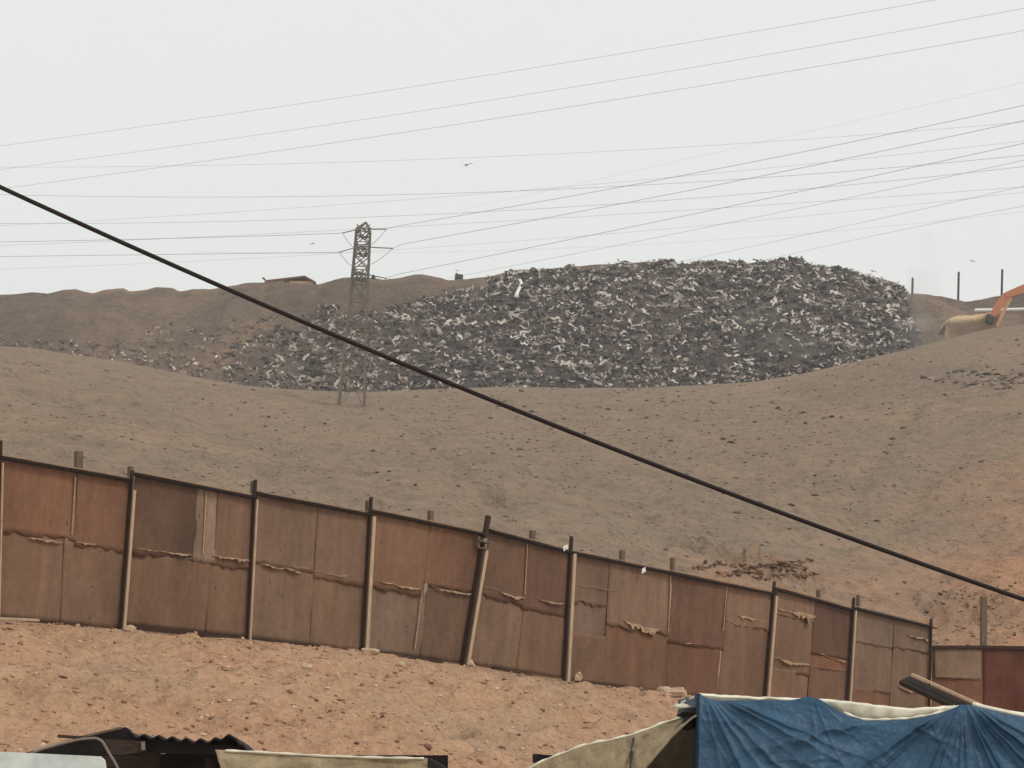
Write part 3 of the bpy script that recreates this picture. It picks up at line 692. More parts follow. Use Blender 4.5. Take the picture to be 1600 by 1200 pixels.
# stubs of back posts above the top edge
for u, v0, v1, w_ in ((122, 733, 705, 11), (203, 745, 729, 6), (395, 770, 752, 6), (574, 800, 782, 6), (672, 816, 798, 9), (831, 843, 829, 10), (971, 877, 860, 9), (1050, 892, 872, 8), (1278, 938, 922, 7), (1340, 945, 930, 6)):
    MB().beam(FENCE(u, v0 + 20, -.08), FENCE(u + 1, v1, -.08), w_ / 75., .09, FENCE.n).build('back_post', M_POST_G, fence)
for e in ((40, 838, 100, 846, 10), (118, 846, 165, 853, 9), (212, 856, 300, 868, 10), (330, 868, 392, 876, 9), (402, 880, 470, 893, 12), (480, 890, 570, 905, 6), (585, 907, 655, 921, 9), (672, 917, 740, 930, 10),
          (752, 918, 820, 934, 10), (830, 934, 880, 942, 7), (900, 912, 965, 925, 9), (970, 971, 1046, 985, 18), (1150, 961, 1198, 971, 18), (1213, 949, 1272, 963, 19), (1204, 1027, 1264, 1039, 17), (1280, 1021, 1322, 1033, 18),
          (1410, 990, 1452, 1000, 8), (1400, 1070, 1440, 1084, 8), (1060, 1002, 1110, 1008, 6)):
    torn(FENCE, e[0], e[1], e[2], e[3], fence, e[4])

# the lower length of fence past the corner, with a dark red sheet
low_f = empty('low_fence', CORNER, 'low rusty fence past the corner with a dark red sheet behind the blue tarp', 'fence')
for q, (tl, tr, bl, br, tint) in enumerate((((1456, 1012), (1535, 1012), (1456, 1116), (1535, 1120), (112, 76, 58)), ((1536, 1012), (1660, 1014), (1536, 1120), (1660, 1126), (92, 48, 36)), ((1660, 1014), (1790, 1016), (1660, 1126), (1790, 1132), (104, 70, 56)))):
    panel(LOWER, (tl, tr, bl, br), 0, 1, 0, 1, FT(*tint), 0.01 + .01 * (q % 2), low_f)
    if q == 0: panel(LOWER, (tl, tr, bl, br), .04, .96, .02, .46, FT(126, 102, 82), 0.04, low_f, 0.003, .8)
    MB().beam(LOWER(tl[0] - 1, tl[1] - 1, .06), LOWER(tr[0] + 1, tr[1] - 1, .06), .09, .09, LOWER.n).build('top_rail', M_POST_D, low_f)
for u, w_ in ((1536, 9), (1790, 9)):
    MB().beam(LOWER(u, 1118, -.07), LOWER(u + 1, 932, -.07), w_ * 73 / F, .12, LOWER.n).build('post', M_POST_G, low_f)

# white scraps caught on the fence
for (u, v), lab in (((1006, 893), 'white scrap hanging on the long fence below its top rail'), ((884, 858), 'white scrap caught beside the post at the fence rail')):
    g = np.zeros((4, 4, 3)); b = np.zeros_like(g)
    for i in range(4):
        for j in range(4):
            p = FENCE(u - 3 + 2 * j + random.uniform(-.7, .7), v - 4 + 2.6 * i - 1.2 * j + random.uniform(-.7, .7), .17 + random.uniform(0, .05)); g[i, j] = p; b[i, j] = p - FENCE.n * .01
    vs, fs = slab(g, b); tag(mesh('plastic_rag', vs, fs, M_WHITE, base=FENCE(u, v, .17)), lab, 'rag')

# ------------------------------------------------------------------ rocks along the fence foot and in the yard
def yard_point(u, v): return first_hit(u, v, 22, 80, 0.05)
def rock(u, v, wpx, hpx, label, mat=M_ROCK, name='rock', cat='rock', seed=0):
    p = yard_point(u, v); s = np.linalg.norm(p - CAM) / F
    r2 = np.random.default_rng(int(u * 7 + v)); n_ = 3
    # subdivided lump with flat facets
    vs = []; N1, N2 = 10, 6
    for i in range(N2 + 1):
        for j in range(N1):
            th = math.pi * i / N2; ph = 2 * math.pi * j / N1
            vs.append((math.sin(th) * math.cos(ph), math.sin(th) * math.sin(ph), math.cos(th)))
    vs = np.array(vs); vs = np.sign(vs) * np.abs(vs) ** 0.75
    vs += 0.22 * r2.uniform(-1, 1, vs.shape)
    vs *= np.array([wpx * s / 2, wpx * s * .35, hpx * s * .7]); vs += p + np.array([0, 0, hpx * s * .25])
    fs = [(i * N1 + j, (i + 1) * N1 + j, (i + 1) * N1 + (j + 1) % N1, i * N1 + (j + 1) % N1) for i in range(N2) for j in range(N1)]
    return tag(mesh(name, vs, fs, mat, base=p), label, cat)
for a_ in ((203, 987, 18, 10, 'pale rock at the fence foot beside the second post from the left'),
           (381, 997, 26, 9, 'flat pale rock at the fence foot by the third post from the left'),
           (578, 1021, 30, 8, 'long pale rock against the foot of the fence post left of the leaning post'),
           (727, 1040, 30, 10, 'pale rubble lump at the foot of the leaning fence post'),
           (897, 1064, 24, 15, 'squarish pale rock with a dark end right of a fence post'),
           (1050, 1085, 52, 12, 'largest pale rock, a slab at the fence foot near the blue tarp'),
           (480, 1046, 18, 9, 'pale stone lying in the yard in front of the fence middle'),
           (526, 1060, 12, 10, 'small brownish stone lying in the yard below the pale stone'),
           (625, 1040, 16, 6, 'thin pale stone in the yard left of the leaning post'),
           (872, 1107, 14, 8, 'lone small pale stone on the bare yard left of the blue tarp')):
    rock(*a_)
# heap of dark clods behind the fence
def slope_hit(u, v): return first_hit(u, v, 60, 330, 0.25)
hp = []
for row, cnt in (([(1078, 890), (1130, 884), (1180, 889), (1225, 884), (1272, 878)], 130), ([(1120, 900), (1180, 897), (1220, 892), (1262, 888)], 90), ([(1180, 906), (1230, 903), (1278, 899)], 60), ([(1150, 893), (1250, 884)], 50)):
    ru_, rv_ = [q[0] for q in row], [q[1] for q in row]
    for _ in range(cnt):
        u = random.uniform(ru_[0], ru_[-1]); hp.append((u, float(np.interp(u, ru_, rv_)) + random.gauss(0, 1.6)))
hb = np.array([slope_hit(u, v) for u, v in hp])
hb[:, 2] += np.abs(rng.normal(0, .07, len(hb)))
heap = scatter_lumps('earth_heap', hb, .03 + .11 * rng.power(.8, len(hb)), .7, palette(len(hb), [(112, 86, 68), (132, 103, 81), (88, 66, 52), (150, 120, 96)], [4, 5, 3, 1.5]), M_LITTER, 0.3, 1.35)
tag(heap, kind='stuff')

# ------------------------------------------------------------------ pylon
pb_ = first_hit(549, 633, 180, 339, .25); PD = float(pb_[1]); pb_[2] -= .2
top_z = P(567, 347, PD)[2]; H = top_z - pb_[2]
pyl = empty('lattice_pylon', pb_, 'tall lattice steel pylon standing in front of the landfill', 'pylon')
def width(z):
    t = z / H
    return PD / 330 * (lerp(3.4, 2.2, min(1, t / .6)) if t < .6 else lerp(2.2, 1.8, (t - .6) / .4))
corner = lambda z, sx, sy: pb_ + np.array([sx * width(z) / 2, sy * width(z) / 2, z])
HB = H * 0.955
levels = [0, .22, .42, .57, .67, .75, .82, .885, .955]
for sx, sy in ((-1, -1), (1, -1), (1, 1), (-1, 1)):
    mb = MB()
    for l0, l1 in ((0, .57), (.57, .955)):
        mb.beam(corner(l0 * H, sx, sy), corner(l1 * H, sx, sy), .20 if l0 else .16, .20 if l0 else .16, (0, 1, 0))
    mb.build('leg', M_STEEL, pyl)
for l0, l1 in zip(levels[:-1], levels[1:]):
    for (ax, ay), (bx, by) in (((-1, -1), (1, -1)), ((1, -1), (1, 1)), ((1, 1), (-1, 1)), ((-1, 1), (-1, -1))):
        MB().beam(corner(l0 * H, ax, ay), corner(l1 * H, bx, by), .10 if l0 > .5 else .06).beam(corner(l0 * H, bx, by), corner(l1 * H, ax, ay), .10 if l0 > .5 else .06).build('cross_brace', M_STEEL, pyl)
        MB().beam(corner(l1 * H, ax, ay), corner(l1 * H, bx, by), .08).build('horizontal_bar', M_STEEL, pyl)
mb = MB()
for sx, sy in ((-1, -1), (1, -1), (1, 1), (-1, 1)): mb.beam(corner(HB, sx, sy), pb_ + np.array([0.2, 0, H]), .16)
mb.build('peak', M_STEEL, pyl)
ARMS = [.935, .84, .70]
for zf in ARMS:
    for sy in (-1, 1):
        mb = MB(); tip = pb_ + np.array([0, sy * 2.9, zf * H])
        for sx in (-1, 1):
            mb.beam(corner(zf * H, sx, sy), tip, .09); mb.beam(corner((zf + .045) * H, sx, sy), tip, .07)
            for f_ in (.3, .6):
                mb.beam(lerp(corner(zf * H, sx, sy), tip, f_), lerp(corner((zf + .045) * H, sx, sy), tip, f_ - .2), .06)
                mb.beam(lerp(corner(zf * H, sx, sy), tip, f_), lerp(corner(zf * H, -sx, sy), tip, f_ - .25), .06)
        mb.build('cross_arm', M_STEEL, pyl)

# ------------------------------------------------------------------ overhead wires: (pixels, depth at left, depth at right, radius, label)
def wire(pts, d0, d1, r, label, start=None, end=None, group='overhead power wires'):
    pts = sorted(pts); us = np.array([q[0] for q in pts], float); vs = np.array([q[1] for q in pts], float)
    deg = min(3, len(pts) - 1) if len(pts) > 3 else min(2, len(pts) - 1)
    cf = np.polyfit((us - 800) / 800, vs, deg if len(pts) < 4 else 2)
    lo = us[0] if start is not None else -260; hi = us[-1] if end is not None else 1860
    if us[0] > 100 and start is None: lo = us[0]
    P3 = []
    for u in np.linspace(lo, hi, 44):
        x = (u - 800) / 800; v = np.polyval(cf, x)
        # depth interpolated so the wire runs straight in plan
        t = (u - lo) / (hi - lo); d = 1 / lerp(1 / d0, 1 / d1, t)
        P3.append(P(u, v, d))
    if start is not None: P3[0] = start
    if end is not None: P3[-1] = end
    o = MB().tube(P3, r, 5).build('power_wire', M_WIRE, base=P3[0], smooth=True)
    return tag(o, label, 'wire', group), P3
W = 0.020
wire([(0, 228), (700, 127), (1460, 0)], 300, 190, W * .8, 'topmost thin wire in the sky, leaving through the upper right edge')
wire([(0, 265), (600, 182), (1600, 13)], 300, 190, W * .8, 'second wire from the top, just under the topmost one')
wire([(20, 292), (300, 256), (600, 211), (1100, 133), (1600, 48)], 300, 190, W * .9, 'third wire from the top, lowest of the three steep upper ones')
wire([(20, 261), (300, 259), (600, 252), (750, 246), (1100, 227), (1400, 207), (1600, 191)], 470, 330, W * 1.0, 'nearly level wire just under the three steep upper ones')
wire([(60, 305), (330, 309), (600, 304), (780, 300), (950, 292), (1170, 279), (1350, 265), (1600, 243)], 470, 330, W * 1.5, 'darkest nearly level wire, passing well above the pylon top')
wire([(0, 356), (139, 341), (600, 315), (780, 302), (1100, 272), (1600, 220)], 480, 340, W * 1.0, 'faint wire rising gently just above the pylon top')
wire([(0, 346), (150, 348), (330, 350), (430, 348), (560, 343), (780, 327), (950, 314), (1600, 262)], 470, 330, W * 1.4, 'dark sagging wire that skims the tip of the pylon')
wire([(0, 384), (400, 368), (700, 348), (900, 336), (1100, 329), (1300, 317), (1600, 290)], 500, 350, W * 1.1, 'nearly level wire crossing right behind the upper pylon')
wire([(0, 421), (230, 412), (600, 389), (950, 366), (1100, 353), (1300, 335), (1600, 299)], 500, 350, W * .9, 'lowest long wire, crossing low over the left ridge')
wire([(300, 395), (600, 390), (950, 388), (1250, 366), (1600, 330)], 520, 380, W * .7, 'faint level wire just above the landfill top')
wire([(700, 330), (860, 300), (1100, 243), (1180, 224), (1400, 172), (1600, 130)], 520, 260, W * .6, 'faintest steep wire fading out toward the right edge')
wire([(700, 436), (790, 416), (980, 380), (1180, 340), (1330, 309), (1600, 250)], 455, 260, W * 1.2, 'steep wire rising from behind the middle of the landfill top')
wire([(1040, 414), (1100, 401), (1180, 383), (1300, 359), (1500, 313), (1600, 291)], 455, 260, W * 1.2, 'steep wire rising from behind the highest part of the landfill')
wire([(1160, 414), (1240, 397), (1350, 371), (1510, 339), (1600, 322)], 455, 260, W * 1.1, 'lowest steep wire, leaving at the far right above the ridge poles')
def arm_tip(zf, sy): return pb_ + np.array([0, sy * 2.85, zf * H])
specs = []
for (pts, zf, lab) in (([(590, 357), (670, 346), (830, 319), (970, 292), (1100, 267), (1400, 207), (1600, 165)], .935, 'wire running right from the upper arm of the pylon'),
                       ([(600, 387), (700, 368), (865, 338), (1060, 300), (1200, 275), (1480, 213), (1600, 189)], .84, 'wire running right from the middle arm of the pylon'),
                       ([(590, 434), (830, 387), (960, 361), (1150, 322), (1400, 263), (1600, 226)], .70, 'wire running right from the lower arm of the pylon')):
    t0 = arm_tip(zf, -1); s_ = P(pts[0][0] + 14, pts[0][1] + 1, PD - 4.6)
    MB().tube([t0, lerp(t0, s_, .5) + np.array([0, 0, -.05]), s_], .06, 6).build('insulator', M_INS, pyl)
    _, P3 = wire(pts, PD - 5, 200, W * 1.2, lab, start=s_)
    MB().tube([lerp(s_, t0, q) + np.array([0, 0, -2.1 * math.sin(1.7 * q)]) for q in np.linspace(0, 1, 8)], .03, 4).build('jumper', M_WIRE, pyl)
for (pts, zf, lab) in (([(0, 378), (200, 374), (400, 369), (545, 364)], .935, 'wire running left from the upper arm of the pylon'),
                       ([(0, 401), (200, 398), (420, 396), (540, 394)], .84, 'wire running left from the middle arm of the pylon')):
    t0 = arm_tip(zf, -1); s_ = P(pts[-1][0] - 10, pts[-1][1], PD - 4.2)
    MB().tube([t0, s_], .06, 6).build('insulator', M_INS, pyl)
    wire(pts, 330, PD - 4, W * 1.3, lab, end=s_)
    MB().tube([lerp(s_, t0, q) + np.array([0, 0, -2.1 * math.sin(1.7 * q)]) for q in np.linspace(0, 1, 8)], .03, 4).build('jumper', M_WIRE, pyl)

# thick black cable close by
cf = np.polyfit([0, 350, 700, 1130, 1600], [293, 448, 597, 769, 936], 2)
cp = [P(u, np.polyval(cf, u), 12.0) for u in np.linspace(-900, 2600, 60)]
tag(MB().tube(cp, 0.0112, 8).build('black_cable', M_CABLE, base=cp[0], smooth=True), 'thick black cable slanting down across the whole view', 'cable')

# ------------------------------------------------------------------ birds
def bird(u, v, d, span, rz, roll, label):
    c = P(u, v, d); R = Matrix.Rotation(rz, 3, 'Z') @ Matrix.Rotation(roll, 3, 'Y')
    vs, fs = [], []
    mb = MB(); b_ = span * .28
    mb.tube([(0, -b_, 0), (0, -b_ * .6, .02 * span), (0, 0, .03 * span), (0, b_ * .7, .01 * span), (0, b_ * 1.2, 0)], [span * .02, span * .05, span * .06, span * .035, span * .045], 6)
    for s in (-1, 1):
        w = [(0, -.10, .03), (0, .10, .03), (s * .25, -.14, .10), (s * .25, .07, .10), (s * .5, -.02, .04), (s * .48, .06, .04)]
        w = [(x * span, y * span, z * span) for x, y, z in w]; w2 = [(x, y, z - .012 * span) for x, y, z in w]
        mb.add(w + w2, [(0, 2, 3, 1), (2, 4, 5, 3), (6, 7, 9, 8), (8, 9, 11, 10), (0, 6, 8, 2), (2, 8, 10, 4), (1, 3, 9, 7), (3, 5, 11, 9), (4, 10, 11, 5)])
    vv_ = [np.array(R @ Vector(q)) + c for q in mb.v]
    tag(mesh('bird', vv_, mb.f, M_BIRD, base=c), label, 'bird', 'birds circling over the landfill')
bird(730, 258, 260, 1.35, .4, -.35, 'grey bird with spread wings high in the middle of the sky')
bird(488, 381, 300, .95, 1.0, -.4, 'small grey bird flying left of the pylon')
bird(714, 423, 400, .8, .5, .3, 'small grey bird just above the ridge right of the pylon')
bird(1364, 424, 360, 1.2, .3, .15, 'grey bird low over the right shoulder of the landfill')
bird(1519, 408, 360, 1.1, .2, .3, 'grey bird between the two taller ridge poles')

# ------------------------------------------------------------------ things on the ridge
bc = P(456, 447, 426); bz = bc[2]
bl = empty('ridge_hut', bc, 'low pale building with a brown roof on the left ridge', 'building')
pxm = 426 / F
def gable():
    mb = MB(); w, dpt = 37 * pxm, 6.0; zb, ze, zr = bz - 1.5, bz + .9, bz + 1.75
    x0, x1, xr = bc[0] - w, bc[0] + w * .95, bc[0] + w * .55
    y0, y1 = bc[1] - 1, bc[1] + dpt
    mb.add([(x0, y0, zb), (x1, y0, zb), (x1, y0, ze), (x0, y0, ze - .3), (x0, y1, zb), (x1, y1, zb), (x1, y1, ze), (x0, y1, ze - .3)],
           [(0, 1, 2, 3), (5, 4, 7, 6), (1, 5, 6, 2), (4, 0, 3, 7), (3, 2, 6, 7), (4, 5, 1, 0)])
    mb.build('wall', M_WALL, bl)
    rf = MB(); e = .35
    top = [(x0 - e, ze - .35), (xr, zr), (x1 + e, ze - .1)]
    vs = [(x, y, z) for y in (y0 - e, y1 + e) for x, z in top] + [(x, y, z - .3) for y in (y0 - e, y1 + e) for x, z in top]
    rf.add(vs, [(0, 1, 4, 3), (1, 2, 5, 4), (6, 9, 10, 7), (7, 10, 11, 8), (0, 6, 7, 1), (1, 7, 8, 2), (3, 4, 10, 9), (4, 5, 11, 10), (0, 3, 9, 6), (2, 8, 11, 5)])
    rf.build('roof', M_ROOF, bl)
    MB().box((bc[0] - w * .2, y0 - .02, bz + .1), (.9, .08, 1.2)).build('door', M_ROOF, bl)
gable()
mb = MB(); q0 = P(415, 441, 425)
mb.beam(q0 + np.array([0, 0, -1.2]), q0 + np.array([-.1, 0, .5]), .22).beam(q0 + np.array([-.1, 0, .45]), q0 + np.array([-.6, 0, .75]), .25, .3)
tag(mb.build('stub_post', M_POST_G, base=q0 + np.array([0, 0, -1.2])), 'short crooked stub at the left end of the ridge building', 'post')
q0 = P(583, 441, 418); mb = MB().tube([q0 + np.array([0, 0, -.6]), q0 + np.array([0, 0, .3]), q0 + np.array([0, 0, .55]), q0 + np.array([0, 0, 1.0]), q0 + np.array([0, 0, 1.3])], [.28, .25, .4, .35, .12], 7)
tag(mb.build('marker_stump', M_DARKM, base=q0 + np.array([0, 0, -.6])), 'small dark stump on the ridge right beside the pylon', 'stump')
q0 = P(717, 434, 421)
tag(MB().box(q0 + np.array([0, 0, .1]), (1.3, .9, .9), .2).box(q0 + np.array([-.4, 0, .6]), (.4, .5, .3)).build('dark_crate', M_DARKM, base=q0 + np.array([0, 0, -.35])), 'small dark box on the ridge right of the pylon', 'crate')
for (u, vb, vt, lab) in ((1425, 475, 434, 'shortest ridge pole, at the right edge of the landfill'), (1497, 474, 425, 'middle ridge pole standing alone on the saddle'), (1565, 464, 421, 'rightmost ridge pole above the orange excavator arm')):
    a_, b_ = P(u, vb, 424), P(u + 1, vt, 424)
    tag(MB().tube([a_ - np.array([0, 0, 1.0]), b_], .2, 7).build('ridge_pole', M_DARKM, base=a_), lab, 'pole', 'poles on the right ridge')

# terraced cut and bank on the right
def bank(name, pts, d, depth_m, hgt, mat, over=0.0):
    """a cut earth step whose brink follows pts"""
    nn = 40; us = np.linspace(pts[0][0], pts[-1][0], nn); vv_ = np.interp(us, [p[0] for p in pts], [p[1] for p in pts])
    g = np.zeros((7, nn, 3)); b = np.zeros_like(g)
    for j in range(nn):
        c = P(us[j], vv_[j], d); fade_ = min(1, j / 3, (nn - 1 - j) / 3)
        prof = [(depth_m, -.6), (depth_m * .4, .05), (0.1, 0), (-over * .9, -.12), (-over, -1.15), (.5, -1.5), (.3, -hgt)]
        for i, (dy, dz) in enumerate(prof):
            r_ = .13 * float(fbm(us[j] / 4, i * 1.7 + us[0], 71, 3))
            g[i, j] = c + np.array([r_, dy + r_, (dz if dz > -.2 else dz * (.5 + .5 * fade_)) + r_])
            b[i, j] = g[i, j] + np.array([0, 1.2, -.6])
    vs, fs = slab(g, b)
    o = mesh(name, vs, fs, mat, None, True, base=P(us[nn // 2], vv_[nn // 2] + 10, d)); o['kind'] = 'structure'; return o
M_BANK = plain('tan_earth', srgb(202, 174, 138), 0.95, 0.15, 0.6, 0.5, 0.3)
M_BANKD = plain('brown_earth', srgb(128, 108, 90), 0.95, 0.2, 0.6, 0.5, 0.3)
bank('earth_bank', [(1480, 500), (1490, 496), (1520, 494), (1550, 489), (1562, 487)], 351, 6, 3.6, M_BANK, 1.8)
a_, b_ = P(1523, 485, 362), P(1720, 481, 362)
tag(MB().tube([a_, lerp(a_, b_, .5), b_], .26, 10).build('white_pipe', M_WHITE, base=a_), 'long white pipe lying level behind the orange arm', 'pipe')

# ------------------------------------------------------------------ excavator (only its arm reaches into view)
ED = 348.0
ex0 = P(1690, 470, ED); gz = ground_z(ex0[0], ED)
exc = empty('excavator', (ex0[0], ED, gz), 'orange excavator reaching in from the right with its arm lowered', 'excavator')
pxe = ED / F
for sy in (-1, 1):
    mb = MB(); c = np.array([ex0[0], ED + sy * 1.3, gz + .5])
    ring = [(math.cos(t_) * .5 + (1.8 if math.cos(t_) >= 0 else -1.8), math.sin(t_) * .5) for t_ in np.linspace(0, 2 * math.pi, 20, endpoint=False)]
    n_ = len(ring); vs = [c + np.array([x, s * .3, z]) for s in (-1, 1) for x, z in ring]
    mb.add(vs, [tuple(range(n_))[::-1], tuple(range(n_, 2 * n_))] + [(i, (i + 1) % n_, n_ + (i + 1) % n_, n_ + i) for i in range(n_)]).build('track', M_DARKM, exc)
body = MB().box((ex0[0] + .6, ED, gz + 1.75), (4.4, 2.6, 1.3)).box((ex0[0] + 2.2, ED, gz + 1.95), (1.4, 2.6, 1.5)).build('body', M_ORANGE, exc)
cab = MB().box((ex0[0] - .9, ED - .8, gz + 2.5), (1.5, 1.0, 1.7)).box((ex0[0] - .9, ED - .8, gz + 3.38), (1.6, 1.1, .1)).build('cab', M_ORANGE, exc)
MB().box((ex0[0] - .9, ED - 1.32, gz + 2.75), (1.1, .04, .8)).build('window', M_GLASS, cab)
def plate_arm(pts, wid, thick, name, mat):
    """a flat-sided boom: pts in picture pixels with half-heights in pixels"""
    vs = []
    for sgn in (-1, 1):
        for (u, v, h) in pts:
            i_ = pts.index((u, v, h)); q0_, q1_ = pts[max(0, i_ - 1)], pts[min(len(pts) - 1, i_ + 1)]
            dx, dy = q1_[0] - q0_[0], q1_[1] - q0_[1]; l_ = math.hypot(dx, dy); nx, ny = -dy / l_, dx / l_
            for s in (-1, 1):
                vs.append(P(u + s * nx * h, v + s * ny * h, ED - .3) + np.array([0, sgn * wid / 2, 0]))
    m_ = len(pts); fs = []
    I = lambda sg, i, s: sg * 2 * m_ + i * 2 + s
    for i in range(m_ - 1):
        fs += [(I(0, i, 0), I(0, i + 1, 0), I(0, i + 1, 1), I(0, i, 1)), (I(1, i, 1), I(1, i + 1, 1), I(1, i + 1, 0), I(1, i, 0)),
               (I(0, i, 0), I(1, i, 0), I(1, i + 1, 0), I(0, i + 1, 0)), (I(0, i, 1), I(0, i + 1, 1), I(1, i + 1, 1), I(1, i, 1))]
    fs += [(I(0, 0, 0), I(0, 0, 1), I(1, 0, 1), I(1, 0, 0)), (I(0, m_ - 1, 1), I(0, m_ - 1, 0), I(1, m_ - 1, 0), I(1, m_ - 1, 1))]
    return mesh(name, vs, fs, mat, exc)
plate_arm([(1570, 462, 4), (1590, 455, 6), (1612, 448, 8), (1640, 438, 9), (1664, 446, 8), (1684, 466, 6)], .7, 0, 'boom', M_ORANGE)
plate_arm([(1582, 455, 3), (1573, 462, 6), (1563, 475, 6.5), (1546, 499, 4)], .55, 0, 'stick', M_ORANGE)
M_TANP = plain('worn_paint', srgb(196, 150, 112), 0.6, 0.1, 2, 0.0)
plate_arm([(1580, 464, 2.6), (1568, 487, 2.6), (1557, 511, 2)], .3, 0, 'cylinder', M_TANP)
bk = MB()
prof = [(1542, 491), (1551, 496), (1555, 501), (1552, 506), (1546, 507), (1540, 501)]
vs = [P(u, v, ED - .3) + np.array([0, s * .8, 0]) for s in (-1, 1) for u, v in prof]; n_ = len(prof)
bk.add(vs, [tuple(range(n_))[::-1], tuple(range(n_, 2 * n_))] + [(i, (i + 1) % n_, n_ + (i + 1) % n_, n_ + i) for i in range(n_)]).build('bucket', M_DARKM, exc)

# ------------------------------------------------------------------ tarpaulin shack on the right
TD = 14.0
tent = empty('tarpaulin_shack', P(1350, 1760, TD), 'shack covered with a creased blue tarpaulin over a white sheet', 'shack')
BT = [(1093, 1083), (1100, 1089), (1120, 1095), (1180, 1094), (1235, 1094), (1250, 1091), (1265, 1088), (1280, 1092), (1300, 1104), (1322, 1117), (1350, 1126), (1380, 1126), (1420, 1124), (1460, 1117), (1488, 1108), (1500, 1101), (1515, 1101), (1540, 1108), (1600, 1121), (1700, 1140), (1900, 1170)]
bu, bv = [q[0] for q in BT], [q[1] for q in BT]
rf = random.Random(21)
RAYS = []
for pu, pv, lo, hi, cnt, A, rg in ((1505, 1090, -1.35, 1.3, 19, .050, 260), (1265, 1080, -.9, .9, 7, .014, 130), (1098, 1076, .12, 1.25, 8, .042, 230)):
    ths = [lerp(lo, hi, (i + rf.uniform(.1, .9)) / cnt) for i in range(cnt)]
    RAYS.append((pu, pv, rg, [(t, A * rf.choice([.25, .5, .8, 1.1]), rf.uniform(.018, .05)) for t in ths]))
CREASE = [(rf.uniform(1110, 1480), rf.uniform(1110, 1210), rf.uniform(-1.2, 1.2), rf.uniform(25, 80), rf.uniform(.004, .011)) for _ in range(34)]
def fold(u, v):
    o = 0.0
    for pu, pv, rg, rays in RAYS:
        dx, dy = u - pu, v - pv; r_ = math.hypot(dx, dy); th = math.atan2(dx, dy) + .02 * float(vnoise(u / 30, v / 30, 81))
        w_ = min(1, r_ / 55) * math.exp(-(r_ / rg) ** 2)
        for t, A, wd_ in rays: o += w_ * A * math.exp(-abs(th - t) / wd_)
    for cu, cv, an, ln_, A in CREASE:                     # short sharp creases
        dx, dy = u - cu, v - cv; s_ = dx * math.cos(an) + dy * math.sin(an); q_ = -dx * math.sin(an) + dy * math.cos(an)
        if abs(s_) < ln_: o += A * (1 - (s_ / ln_) ** 2) * math.exp(-abs(q_) / 3.5)
    return o + .014 * float(fbm(u / 80, v / 60, 83, 3)) + .0025 * float(fbm(u / 11, v / 9, 84, 2))
tv_ = np.concatenate([np.linspace(0, .23, 90)[:-1], np.linspace(.23, 1, 16)])
tu_ = np.linspace(1093, 1720, 330)
g = np.zeros((len(tv_), len(tu_) + 5, 3))
for j, u in enumerate(tu_):
    vt_ = float(np.interp(u, bu, bv))
    for i, t in enumerate(tv_):
        v = lerp(vt_, 1745, t); edge = min(1, t / .02)
        lean = .16 * min(1, t / .25)
        uu_ = u - 2.0 * (1 - min(1, (u - 1093) / 40)) * min(1, t * 5)
        g[i, j + 5] = P(uu_, v, TD - .055 - lean - fold(u, v) * edge)
for q in range(5):                                      # the tarp wraps round the left corner
    for i in range(len(tv_)): g[i, q] = g[i, 5] + np.array([.02 * (1 if q % 2 else 0), (5 - q) * .32, 0])
vs, fs = slab(g, g + np.array([0, .006, 0]))
mesh('blue_tarp', vs, fs, M_TARP, tent, True)
WT = [(1094, 1082), (1130, 1085), (1180, 1088), (1240, 1090), (1290, 1091), (1330, 1096), (1380, 1102), (1430, 1106), (1488, 1102), (1492, 1103), (1510, 1101), (1540, 1104), (1600, 1113), (1720, 1133)]
wu_, wv_ = [q[0] for q in WT], [q[1] for q in WT]
us = np.linspace(1094, 1720, 150); g = np.zeros((9, 150, 3))
for j, u in enumerate(us):
    v0 = float(np.interp(u, wu_, wv_)) + .8 * float(vnoise(u / 9, 3, 90))
    sagw = math.exp(-((u - 1385) / 75) ** 2)
    prof = [(2.2, 9), (1.0, 4), (.25, 1.5), (.05, 0), (-.02, 1.8), (-.03, 4.5), (.0, 8 + 14 * sagw), (.03, 18 + 16 * sagw), (.05, 40)]
    for i, (dy, dv) in enumerate(prof):
        wob = .012 * float(fbm(u / 18, i * .9, 91, 2)) * (i > 3)
        g[i, j] = P(u, v0, TD) + np.array([0, dy - wob, -dv * TD / F])
vs, fs = slab(g, g + np.array([0, .012, -.012]))
mesh('white_sheet', vs, fs, M_HEM, tent, True)
# pale hem of the blue sheet where it sags
hem = MB(); hp_ = [P(u, float(np.interp(u, bu, bv)) - 1.5, TD - .035) for u in np.linspace(1318, 1492, 24)]
hem.tube(hp_, [.008 + .004 * math.sin(i * 1.7) for i in range(24)], 6).build('hem', M_HEM, tent, True)
hem = MB(); hp_ = [P(u, float(np.interp(u, bu, bv)) - 2.5, TD - .03) for u in np.linspace(1520, 1720, 24)]
hem.tube(hp_, .014, 6).build('hem', M_HEM, tent, True)
for u, v in ((1098, 1092), (1265, 1095), (1505, 1106), (1715, 1140)):
    a_ = P(u, v, TD + .12); b_ = a_.copy(); b_[2] = 0
    MB().tube([b_, a_], .03, 8).build('pole', M_POST_G, tent)
